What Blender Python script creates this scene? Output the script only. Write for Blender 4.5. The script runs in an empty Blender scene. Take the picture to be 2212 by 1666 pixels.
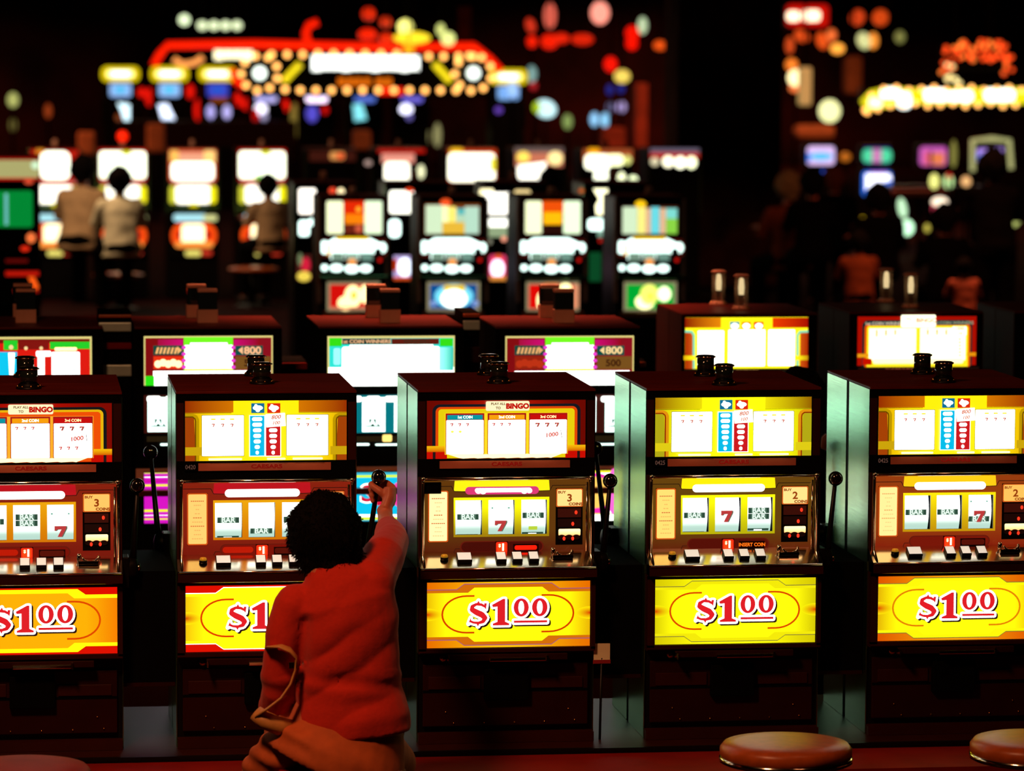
import bpy, bmesh, math, random
from mathutils import Vector, Matrix, noise
from mathutils.geometry import tessellate_polygon
random.seed(7)
PI = math.pi
SC = bpy.context.scene
COL = SC.collection

# ------------------------------------------------------------------ camera
F = 8000.0                      # focal length in pixels of the 2212 x 1666 frame
PITCH = math.atan(713 / F)
YAW = math.atan(1076 / math.hypot(F, 713))
ROLL = math.radians(0.30)
RC = Matrix.Rotation(-YAW, 3, 'Z') @ Matrix.Rotation(PI / 2 - PITCH, 3, 'X') @ Matrix.Rotation(ROLL, 3, 'Z')
def ray(px, py):
    return RC @ Vector(((px - 1106) / F, -(py - 833) / F, -1.0))
CAM = Vector((0, 0, 1.575)) - ray(1092, 841) * (F / 690.0)
def at(px, py, Y):
    d = ray(px, py); t = (Y - CAM.y) / d.y
    return CAM + d * t
def on_z(px, py, z):
    d = ray(px, py); t = (z - CAM.z) / d.z
    return CAM + d * t
cd = bpy.data.cameras.new('camera'); cam = bpy.data.objects.new('camera', cd); COL.objects.link(cam)
cam.matrix_world = Matrix.Translation(CAM) @ RC.to_4x4()
cd.sensor_fit = 'HORIZONTAL'; cd.sensor_width = 36.0; cd.lens = 36.0 * F / 2212
cd.clip_start = 0.1; cd.clip_end = 400
cd.dof.use_dof = True; cd.dof.focus_distance = 11.5; cd.dof.aperture_fstop = 3.6
SC.camera = cam

# ------------------------------------------------------------------ world, exposure
w = bpy.data.worlds.new('dark_casino_air'); SC.world = w; w.use_nodes = True
bg = w.node_tree.nodes['Background']; bg.inputs[0].default_value = (0.5, 0.08, 0.04, 1); bg.inputs[1].default_value = 0.001
SC.view_settings.view_transform = 'Standard'
try: SC.view_settings.look = 'None'
except Exception: pass
SC.view_settings.exposure = 0.0; SC.view_settings.gamma = 1.0
SC.view_settings.use_curve_mapping = False
SC.cycles.max_bounces = 5; SC.cycles.diffuse_bounces = 2; SC.cycles.glossy_bounces = 3
SC.cycles.transmission_bounces = 4; SC.cycles.caustics_reflective = False; SC.cycles.caustics_refractive = False
SC.cycles.sample_clamp_indirect = 3.0

# ------------------------------------------------------------------ overhead lights: unseen sources added region by region
def overhead_light(name, loc, power, col, size=1.2, spread=2.0, rot=(0, 0, 0)):
    l = bpy.data.lights.new(name, 'AREA'); l.shape = 'DISK'; l.size = size; l.energy = power; l.color = col; l.spread = spread
    o = bpy.data.objects.new(name, l); o.location = loc; o.rotation_euler = rot; COL.objects.link(o); return o
overhead_light('unseen_overhead_light', (-2.4, -3.6, 4.9), 38, (1, .40, .18), 0.8, 1.6, (math.radians(38), 0, math.radians(-28)))
overhead_light('unseen_overhead_light', (1.5, -2.4, 4.9), 7, (1, .35, .16), 0.9, 2.4)
overhead_light('unseen_overhead_light', (-6, 74, 4.9), 260, (1, .25, .1), 3.0, 2.8)  # unseen red light added to bring up the back wall
overhead_light('unseen_overhead_light', (14, 74, 4.9), 260, (1, .25, .1), 3.0, 2.8)
overhead_light('unseen_overhead_light', (0.1, 4.15, 4.9), 60, (1, .33, .16), 0.5, .85)
overhead_light('unseen_overhead_light', (-1.5, 14, 4.9), 14, (1, .5, .25), 1.5, 2.4)
overhead_light('unseen_overhead_light', (-2, 25, 4.9), 150, (1, .62, .36), 2.0, 2.4)
overhead_light('unseen_overhead_light', (4, 38, 4.9), 90, (1, .4, .2), 2.0, 2.8)
overhead_light('unseen_overhead_light', (7, 20, 4.9), 190, (1, .35, .16), 2.0, 2.4)
overhead_light('unseen_overhead_light', (-4, 44, 4.9), 260, (1, .3, .12), 3.0, 2.8)  # unseen local light added for the peach panels
overhead_light('unseen_overhead_light', (10, 43, 4.9), 240, (1, .3, .12), 3.0, 2.8)
overhead_light('unseen_overhead_light', (1.05, 9.0, 4.9), 12, (.7, 1, .8), 0.9, 2.2)  # unseen greenish light added to tint the steel sides

# ------------------------------------------------------------------ materials
def lin(c):
    c = c / 255.0
    return c / 12.92 if c <= 0.04045 else ((c + 0.055) / 1.055) ** 2.4
def K(r, g, b, s=1.0):
    return (lin(r) * s, lin(g) * s, lin(b) * s)
WHITE = (2.6, 2.7, 2.5); COOL = (1.9, 2.6, 2.35); CREAM = (2.4, 1.7, 0.75)
def mat(name, rgb, rough=0.5, metal=0.0, var=0.15, scale=8.0, bump=0.0, stretch=(1, 1, 1), trans=0.0, emit=None, es=0.0, coat=0.0, sheen=0.0, dist=0.003, spec=0.5):
    m = bpy.data.materials.new(name); m.use_nodes = True
    nt = m.node_tree; b = nt.nodes['Principled BSDF']
    tc = nt.nodes.new('ShaderNodeTexCoord'); mp = nt.nodes.new('ShaderNodeMapping'); mp.inputs['Scale'].default_value = stretch
    nz = nt.nodes.new('ShaderNodeTexNoise'); nz.inputs['Scale'].default_value = scale; nz.inputs['Detail'].default_value = 4
    nt.links.new(tc.outputs['Object'], mp.inputs[0]); nt.links.new(mp.outputs[0], nz.inputs[0])
    cr = nt.nodes.new('ShaderNodeValToRGB')
    e = cr.color_ramp.elements; e[0].position = 0.3; e[1].position = 0.7
    e[0].color = tuple(c * (1 - var) for c in rgb) + (1,); e[1].color = tuple(min(1, c * (1 + var)) for c in rgb) + (1,)
    nt.links.new(nz.outputs[0], cr.inputs[0]); nt.links.new(cr.outputs[0], b.inputs['Base Color'])
    b.inputs['Roughness'].default_value = rough; b.inputs['Metallic'].default_value = metal
    b.inputs['Transmission Weight'].default_value = trans; b.inputs['Coat Weight'].default_value = coat
    b.inputs['Sheen Weight'].default_value = sheen; b.inputs['Specular IOR Level'].default_value = spec
    if bump:
        bp = nt.nodes.new('ShaderNodeBump'); bp.inputs['Strength'].default_value = bump; bp.inputs['Distance'].default_value = dist
        nt.links.new(nz.outputs[0], bp.inputs['Height']); nt.links.new(bp.outputs[0], b.inputs['Normal'])
    if emit:
        b.inputs['Emission Color'].default_value = tuple(emit) + (1,); b.inputs['Emission Strength'].default_value = es
    return m
def wood(name, c1, c2, rough=0.45):
    m = bpy.data.materials.new(name); m.use_nodes = True
    nt = m.node_tree; b = nt.nodes['Principled BSDF']
    tc = nt.nodes.new('ShaderNodeTexCoord'); mp = nt.nodes.new('ShaderNodeMapping'); mp.inputs['Scale'].default_value = (1.2, 22, 22)
    nz = nt.nodes.new('ShaderNodeTexNoise'); nz.inputs['Scale'].default_value = 3; nz.inputs['Detail'].default_value = 6; nz.inputs['Distortion'].default_value = .8
    cr = nt.nodes.new('ShaderNodeValToRGB'); cr.color_ramp.elements[0].position = .35; cr.color_ramp.elements[1].position = .68
    cr.color_ramp.elements[0].color = c1 + (1,); cr.color_ramp.elements[1].color = c2 + (1,)
    nt.links.new(tc.outputs['Object'], mp.inputs[0]); nt.links.new(mp.outputs[0], nz.inputs[0]); nt.links.new(nz.outputs[0], cr.inputs[0])
    nt.links.new(cr.outputs[0], b.inputs['Base Color']); b.inputs['Roughness'].default_value = rough; b.inputs['Specular IOR Level'].default_value = .12
    return m
def printed(name, rough=0.25):
    m = bpy.data.materials.new(name); m.use_nodes = True
    nt = m.node_tree; b = nt.nodes['Principled BSDF']
    a = nt.nodes.new('ShaderNodeAttribute'); a.attribute_name = 'print'
    b.inputs['Base Color'].default_value = (0.01, 0.01, 0.01, 1); b.inputs['Roughness'].default_value = rough
    nt.links.new(a.outputs['Color'], b.inputs['Emission Color']); b.inputs['Emission Strength'].default_value = 1.0
    return m
M = dict(
    black=mat('black_lacquer', (.003, .002, .002), .4, spec=.25),
    matte=mat('matte_black', (.0015, .0012, .0012), .8, spec=.05),
    top=wood('dark_red_wood', (.075, .0055, .0022), (.155, .011, .0045)),
    brown=mat('dark_brown_laminate', (.035, .004, .0018), .45, spec=.25),
    steel=mat('brushed_steel', (.32, .74, .38), .24, 1.0, .1, 6, .12, (1, 1, 60), dist=.0006),
    chrome=mat('chrome', (.85, .74, .6), .12, 1.0, .03),
    gold=mat('brass', (.9, .5, .12), .2, 1.0, .05),
    strip=mat('pinkish_plate', (.55, .15, .09), .45),
    deck=mat('satin_deck_plate', (.62, .78, .70), .42, .55, .1),
    deckmir=mat('polished_deck_steel', (.85, .74, .60), .16, 1.0, .06),
    deckred=mat('red_brown_deck', (.16, .028, .008), .28, .5, coat=.3),
    backlit=printed('backlit_print_and_glow'),
    white=mat('white_button_plastic', (.85, .85, .78), .3, emit=(1, .95, .8), es=.55),
    goldbut=mat('amber_button', (.8, .35, .03), .25, .3, emit=(1, .45, .02), es=.25),
    knob=mat('black_ball', (.006, .005, .005), .12, coat=1),
    door=mat('dark_red_steel', (.028, .003, .0015), .45, .2, spec=.2),
    reddot=mat('red_indicator', (.5, .02, .01), .3, emit=(1, .03, .01), es=1.6),
    benchred=mat('oxblood_vinyl', (.22, .004, .002), .6, spec=.12),
    vinyl=mat('tan_orange_vinyl', (.46, .085, .008), .36, spec=.4, bump=.1, scale=30),
    card=mat('white_card', (.95, .82, .5), .6),
    redcard=mat('red_card', (.3, .01, .01), .6),
    glass=mat('clear_glass', (.9, .9, .85), .05, trans=1.0),
    smoke=mat('smoked_glass', (.01, .015, .012), .06, coat=1),
    copper=mat('brown_metal_box', (.72, .33, .22), .6),
    carpet=mat('dark_red_carpet', (.014, .0012, .0008), .95, var=.5, scale=3, spec=.05),
    ceil=mat('black_ceiling', (.008, .004, .004), .9),
    wall=mat('dark_wall', (.05, .004, .002), .9, var=.8, scale=.6),
)
M['glass'] = mat('clear_glass', (.7, .5, .35), .08, spec=.8); M['glass'].node_tree.nodes['Principled BSDF'].inputs['Alpha'].default_value = .16
# ------------------------------------------------------------------ objects
def tag(o, label=None, cat=None, group=None, kind=None):
    if label: o['label'] = label
    if cat: o['category'] = cat
    if group: o['group'] = group
    if kind: o['kind'] = kind
    return o
def empty(name, loc=(0, 0, 0), label=None, cat=None, group=None, rz=0):
    o = bpy.data.objects.new(name, None); o.empty_display_size = .1
    o.location = loc; o.rotation_euler = (0, 0, rz); COL.objects.link(o)
    return tag(o, label, cat, group)
def copy_tree(o, parent=None):
    c = o.copy(); COL.objects.link(c); c.parent = parent
    for ch in list(o.children): copy_tree(ch, c)
    return c
class MB:
    """collects shapes into one mesh object; material slots by key"""
    def __init__(s): s.bm = bmesh.new(); s.keys = []
    def mi(s, k):
        if k not in s.keys: s.keys.append(k)
        return s.keys.index(k)
    def _f(s, faces, k, smooth=False):
        i = s.mi(k)
        for f in faces: f.material_index = i; f.smooth = smooth
    def box(s, x0, x1, y0, y1, z0, z1, k, bev=0.0):
        vs = [s.bm.verts.new(p) for p in ((x0, y0, z0), (x1, y0, z0), (x1, y1, z0), (x0, y1, z0), (x0, y0, z1), (x1, y0, z1), (x1, y1, z1), (x0, y1, z1))]
        fs = [s.bm.faces.new([vs[i] for i in q]) for q in ((3, 2, 1, 0), (4, 5, 6, 7), (0, 1, 5, 4), (1, 2, 6, 5), (2, 3, 7, 6), (3, 0, 4, 7))]
        s._f(fs, k)
        if bev:
            es = list({e for f in fs for e in f.edges})
            r = bmesh.ops.bevel(s.bm, geom=es, offset=bev, segments=2, affect='EDGES', profile=.6)
            s._f(r['faces'], k, False)
        return s
    def prism(s, prof, x0, x1, k, axis='x', bev=0):
        n = len(prof)
        def P(t, a, b): return (t, a, b) if axis == 'x' else ((a, t, b) if axis == 'y' else (a, b, t))
        A = [s.bm.verts.new(P(x0, a, b)) for a, b in prof]; B = [s.bm.verts.new(P(x1, a, b)) for a, b in prof]
        fs = [s.bm.faces.new([A[i], A[(i + 1) % n], B[(i + 1) % n], B[i]]) for i in range(n)]
        fs += [s.bm.faces.new(A[::-1]), s.bm.faces.new(B)]
        s._f(fs, k); return s
    def tube(s, pts, radii, k, n=12, flat=1.0, up=(0, 0, 1), closed=False, cap=True):
        pts = [Vector(p) for p in pts]
        if not hasattr(radii, '__len__'): radii = [radii] * len(pts)
        rings = []; m = len(pts); prev = None
        for i, p in enumerate(pts):
            a = pts[(i - 1) % m] if (closed or i > 0) else p; b = pts[(i + 1) % m] if (closed or i < m - 1) else p
            t = (b - a).normalized()
            if prev is None:
                u = Vector(up)
                if abs(u.dot(t)) > .95: u = Vector((0, 1, 0)) if abs(t.y) < .9 else Vector((1, 0, 0))
            else: u = prev
            sx = t.cross(u).normalized(); u2 = sx.cross(t).normalized(); prev = u2
            r = radii[i]; ra, rb = (r if hasattr(r, '__len__') else (r, r * flat))
            rings.append([s.bm.verts.new(p + sx * math.cos(2 * PI * j / n) * ra + u2 * math.sin(2 * PI * j / n) * rb) for j in range(n)])
        fs = []
        for i in range(m if closed else m - 1):
            A, B = rings[i], rings[(i + 1) % m]
            for j in range(n): fs.append(s.bm.faces.new([A[j], A[(j + 1) % n], B[(j + 1) % n], B[j]]))
        if not closed and cap: fs += [s.bm.faces.new(rings[0][::-1]), s.bm.faces.new(rings[-1])]
        s._f(fs, k, True); return s
    def lathe(s, prof, k, c=(0, 0, 0), n=24, axis='z', smooth=True):
        c = Vector(c); rings = []
        for r, h in prof:
            ring = []
            for j in range(n):
                a = 2 * PI * j / n; x, y = r * math.cos(a), r * math.sin(a)
                v = Vector((x, y, h)) if axis == 'z' else (Vector((h, x, y)) if axis == 'x' else Vector((x, h, y)))
                ring.append(s.bm.verts.new(c + v))
            rings.append(ring)
        fs = []
        for A, B in zip(rings, rings[1:]):
            for j in range(n): fs.append(s.bm.faces.new([A[j], A[(j + 1) % n], B[(j + 1) % n], B[j]]))
        fs += [s.bm.faces.new(rings[0][::-1]), s.bm.faces.new(rings[-1])]
        s._f(fs, k, smooth); return s
    def ball(s, c, r, k, seg=16, sc=(1, 1, 1), jit=0, seed=0):
        ret = bmesh.ops.create_uvsphere(s.bm, u_segments=seg, v_segments=max(6, seg // 2), radius=1.0)
        c = Vector(c)
        for v in ret['verts']:
            p = Vector((v.co.x * sc[0], v.co.y * sc[1], v.co.z * sc[2])) * r
            if jit: p *= 1 + jit * noise.noise(p * (2.2 / r) + Vector((seed, 0, 0)))
            v.co = c + p
        s._f(list({f for v in ret['verts'] for f in v.link_faces}), k, True); return s
    def build(s, name, parent=None, loc=None, me_only=False):
        bmesh.ops.recalc_face_normals(s.bm, faces=s.bm.faces)
        me = bpy.data.meshes.new(name); s.bm.to_mesh(me); s.bm.free()
        for k in s.keys: me.materials.append(M[k])
        if me_only: return me
        o = bpy.data.objects.new(name, me); COL.objects.link(o)
        if parent: o.parent = parent
        if loc: o.location = loc
        return o
_tc = {}
def glyphs(txt, bold=0.0, shear=0.0):
    key = (txt, bold, shear)
    if key not in _tc:
        c = bpy.data.curves.new('t', 'FONT'); c.body = txt; c.size = 1; c.align_x = 'CENTER'; c.align_y = 'CENTER'
        c.offset = bold; c.shear = shear; c.resolution_u = 3
        o = bpy.data.objects.new('t', c); me = o.to_mesh()
        _tc[key] = ([(v.co.x, v.co.y) for v in me.vertices], [tuple(p.vertices) for p in me.polygons])
        o.to_mesh_clear(); bpy.data.objects.remove(o); bpy.data.curves.remove(c)
    return _tc[key]
class Art:
    """flat print on a plate, panel glow included in its colours: each shape is a thin layer in front of the last"""
    def __init__(s, xf=None, eps=0.0003):
        s.v = []; s.f = []; s.c = []; s.h = 0.0; s.eps = eps; s.xf = xf or (lambda u, v, h: (u, -h, v))
        s.back = []
    def up(s): s.h += s.eps
    def _add(s, pts, faces, col):
        b = len(s.v); cs = [col(u, v) if callable(col) else col for u, v in pts]
        s.v += [s.xf(u, v, s.h) for u, v in pts]; s.c += cs
        s.f += [tuple(b + i for i in f) for f in faces]
    def poly(s, pts, col, up=True):
        if up: s.up()
        tr = tessellate_polygon([[Vector((u, v, 0)) for u, v in pts]])
        out = []
        for a, b_, c in tr:
            (x0, y0), (x1, y1), (x2, y2) = pts[a], pts[b_], pts[c]
            out.append((a, b_, c) if (x1 - x0) * (y2 - y0) - (x2 - x0) * (y1 - y0) > 0 else (a, c, b_))
        s._add(pts, out, col); return s
    def rect(s, u0, v0, u1, v1, col, nu=1, nv=1, up=True):
        if up: s.up()
        pts = [(u0 + (u1 - u0) * i / nu, v0 + (v1 - v0) * j / nv) for j in range(nv + 1) for i in range(nu + 1)]
        fs = [(j * (nu + 1) + i, j * (nu + 1) + i + 1, (j + 1) * (nu + 1) + i + 1, (j + 1) * (nu + 1) + i) for j in range(nv) for i in range(nu)]
        s._add(pts, fs, col); return s
    def halfglow(s, cu, cv, ru, rv, c1, c2, side, n=12):
        s.up(); pts = [(cu, cv)] + [(cu + side * ru * abs(math.cos(a)), cv + rv * math.sin(a)) for a in [-PI / 2 + PI * i / n for i in range(n + 1)]]
        b = len(s.v); s.v += [s.xf(u, v, s.h) for u, v in pts]; s.c += [c1] + [c2] * (n + 1)
        s.f += [((b, b + i, b + i + 1) if side > 0 else (b, b + i + 1, b + i)) for i in range(1, n + 1)]; return s
    def rr(s, u0, v0, u1, v1, r, col, n=5):
        if u0 > u1: u0, u1 = u1, u0
        if v0 > v1: v0, v1 = v1, v0
        r = min(r, (u1 - u0) / 2, (v1 - v0) / 2); pts = []
        for cx, cy, a0 in ((u1 - r, v0 + r, -90), (u1 - r, v1 - r, 0), (u0 + r, v1 - r, 90), (u0 + r, v0 + r, 180)):
            for i in range(n + 1):
                a = math.radians(a0 + 90 * i / n); pts.append((cx + r * math.cos(a), cy + r * math.sin(a)))
        return s.poly(pts, col)
    def ell(s, cu, cv, ru, rv, col, n=18, up=True):
        if up: s.up()
        pts = [(cu + ru * math.cos(2 * PI * i / n), cv + rv * math.sin(2 * PI * i / n)) for i in range(n)]
        s._add(pts, [tuple(range(n))], col); return s
    def line(s, pts, w, col, closed=False, up=True):
        if up: s.up()
        m = len(pts); segs = m if closed else m - 1
        ws = w if hasattr(w, '__len__') else [w] * m
        for i in range(segs):
            (x0, y0), (x1, y1) = pts[i], pts[(i + 1) % m]; L = math.hypot(x1 - x0, y1 - y0) or 1
            nx, ny = -(y1 - y0) / L, (x1 - x0) / L; a, b = ws[i] / 2, ws[(i + 1) % m] / 2
            s._add([(x0 - nx * a, y0 - ny * a), (x1 - nx * b, y1 - ny * b), (x1 + nx * b, y1 + ny * b), (x0 + nx * a, y0 + ny * a)], [(0, 1, 2, 3)], col)
        for i in range(m):
            if closed or 0 < i < m - 1: s.ell(pts[i][0], pts[i][1], ws[i] / 2, ws[i] / 2, col, 8, up=False)
        return s
    def text(s, txt, cu, cv, size, col, bold=0.0, sx=1.0, rot=0.0, shear=0.0):
        s.up(); V, Fc = glyphs(txt, bold, shear); c, sn = math.cos(rot), math.sin(rot)
        pts = [(cu + size * (x * sx * c - y * sn), cv + size * (x * sx * sn + y * c)) for x, y in V]
        s._add(pts, Fc, col); return s
    def plate(s, u0, v0, u1, v1, th, k):
        s.back.append((min(u0, u1), min(v0, v1), max(u0, u1), max(v0, v1), th, k)); return s
    def build(s, name, parent=None, loc=None):
        keys = ['backlit']; mi = [0] * len(s.f)
        for u0, v0, u1, v1, th, k in s.back:
            if k not in keys: keys.append(k)
            b = len(s.v)
            for h in (-th, -.0001):
                for u, v in ((u0, v0), (u1, v0), (u1, v1), (u0, v1)): s.v.append(s.xf(u, v, h)); s.c.append((0, 0, 0))
            for q in ((3, 2, 1, 0), (4, 5, 6, 7), (0, 1, 5, 4), (1, 2, 6, 5), (2, 3, 7, 6), (3, 0, 4, 7)):
                s.f.append(tuple(b + i for i in q)); mi.append(keys.index(k))
        me = bpy.data.meshes.new(name); me.from_pydata(s.v, [], s.f)
        for k in keys: me.materials.append(M[k])
        me.polygons.foreach_set('material_index', mi)
        at_ = me.color_attributes.new('print', 'FLOAT_COLOR', 'POINT')  # holds the print colours and the glow painted into them
        fl = []
        for c in s.c: fl += [c[0], c[1], c[2], 1.0]
        at_.data.foreach_set('color', fl); me.update()
        o = bpy.data.objects.new(name, me); COL.objects.link(o)
        if parent: o.parent = parent
        if loc: o.location = loc
        return o
def lerp(a, b, t):
    t = max(0, min(1, t)); return tuple(x + (y - x) * t for x, y in zip(a, b))

# ------------------------------------------------------------------ slot machines of the front row
ZB = 0.46
TOPZ = 1.575 - ZB
def U(px): return (px - 1094) / 690.0
def V(py): return 2.62 - (py - 120) / 690.0 - ZB
def arc(cx, cy, rx, ry, a0, a1, n=12):
    return [(cx + rx * math.cos(math.radians(a0 + (a1 - a0) * i / n)), cy + ry * math.sin(math.radians(a0 + (a1 - a0) * i / n))) for i in range(n + 1)]

def dollar_sign(a, S):
    """the red $1.00 with white rim and black shadow; S maps (photo px) to plate coords"""
    s1 = [S(x, y) for x, y in ((1046, 1311), (1037, 1306), (1026, 1305), (1017, 1310), (1017, 1317), (1027, 1323), (1038, 1328), (1045, 1335), (1041, 1343), (1031, 1346), (1020, 1345), (1011, 1341))]
    w1 = [x / 690 for x in (5, 6, 6, 8, 11, 13, 13, 11, 8, 6, 5, 5)]
    bits = [[S(1025, 1306), S(1031, 1297), S(1035, 1306)], [S(1024, 1344), S(1030, 1354), S(1034, 1344)],
            [S(1043, 1303), S(1049, 1303), S(1047, 1317), S(1044, 1313)], [S(1009, 1348), S(1014, 1334), S(1015, 1340)]]
    one = [S(x, y) for x, y in ((1060, 1307), (1084, 1294), (1089, 1294), (1089, 1344), (1098, 1348), (1098, 1352), (1062, 1352), (1062, 1348), (1072, 1344), (1072, 1311), (1062, 1312))]
    zeros = [((1124, 1313.5), (16.5, 20)), ((1164.5, 1313.5), (17, 20))]
    bar = [S(1108, 1342), S(1181, 1342), S(1181, 1347), S(1108, 1347)]
    def fat(col, w, dx=0, dy=0):
        sh = lambda P: [(x + dx, y + dy) for x, y in P]
        a.line(sh(s1), [x + 2 * w for x in w1], col)
        for b in bits: a.poly(sh(b), col, up=False); a.line(sh(b), 2 * w, col, True, up=False)
        a.ell(*sh([s1[0]])[0], w, w, col, 8, up=False); a.ell(*sh([s1[-1]])[0], w, w, col, 8, up=False)
        a.poly(sh(one), col, up=False); a.line(sh(one), 2 * w, col, True, up=False)
        for (cx, cy), (rx, ry) in zeros:
            c = sh([S(cx, cy)])[0]; a.ell(c[0], c[1], rx / 690 + w, ry / 690 + w, col, 28, up=False)
        a.poly(sh(bar), col, up=False); a.line(sh(bar), 2 * w, col, True, up=False)
    w = 4.6 / 690
    fat((.02, .005, .005), w, 3.4 / 690, -3.4 / 690); fat(WHITE, w)
    R = K(226, 30, 38, 1.0)
    a.line(s1, w1, R)
    for b in bits: a.poly(b, R, up=False)
    a.poly(one, R, up=False); a.poly(bar, R, up=False)
    for (cx, cy), (rx, ry) in zeros:
        c = S(cx, cy); a.ell(c[0], c[1], rx / 690, ry / 690, R, 28, up=False)
    a.up()
    for (cx, cy), (rx, ry) in zeros:
        c = S(cx, cy); a.ell(c[0], c[1], 6.2 / 690, 14.5 / 690, WHITE, 20, up=False)

def belly(parent, st):
    a = Art()
    S = lambda x, y: (U(x), V(y))
    u0, v1, u1, v0 = U(919), V(1257), U(1275), V(1400)
    a.plate(u0 - .004, v0 - .004, u1 + .004, v1 + .004, .012, 'black')
    Y, YE = st['yel'], st['edge']
    a.rect(u0, v0, u1, v1, lambda u, v: lerp(st['band_mid'], st['band'], abs(u) / .26 * 1.2 - .15), 10, 1)
    def body(grow, col):
        g = grow
        return a.poly([S(919, 1274 - g), S(983, 1274 - g), S(1000, 1262 - g), S(1191, 1262 - g), S(1208, 1274 - g), S(1275, 1274 - g),
                       S(1275, 1382 + g), S(1208, 1382 + g), S(1191, 1394 + g), S(1000, 1394 + g), S(983, 1382 + g), S(919, 1382 + g)], col)
    body(1.6, st['line']); body(0, st['shoulder'])
    a.rect(U(919), V(1376), U(1275), V(1280), lambda u, v: lerp(Y, YE, (abs(u) - .17) / .09), 16, 1)  # print gradient that also carries backlight falloff toward the ends
    a.poly([S(1008, 1280), S(1022, 1269), S(1170, 1269), S(1184, 1280), S(1184, 1376), S(1170, 1387), S(1022, 1387), S(1008, 1376)], Y)
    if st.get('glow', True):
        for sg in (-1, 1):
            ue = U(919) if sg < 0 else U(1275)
            a.halfglow(ue, V(1327), .046, .020, K(215, 35, 0, 1.05), lerp(Y, YE, .5), -sg)  # red glow at both ends put into the glass colour
    L = [S(1022, 1287)] + [S(*p) for p in arc(1005, 1327, 53, 40, 270, 90, 18)] + [S(1022, 1367)]
    R = [(-x, y) for x, y in L]
    L = [(x, y) for x, y in L]
    a.line(L, 3.8 / 690, st['oval']); a.line([(-x + .0035, y) for x, y in L], 3.8 / 690, st['oval'])
    dollar_sign(a, S)
    return a.build('belly_glass', parent, (0, -.036, 0))

def seven(a, cu, cv, s, col, sh=None):
    P = [(-.5, .5), (.5, .5), (.5, .3), (.12, -.5), (-.24, -.5), (.1, .22), (-.28, .2), (-.4, .08), (-.5, .08)]
    if sh: a.poly([(cu + x * s + s * .1, cv + y * s - s * .02) for x, y in P], sh)
    a.poly([(cu + x * s, cv + y * s) for x, y in P], col)

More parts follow.
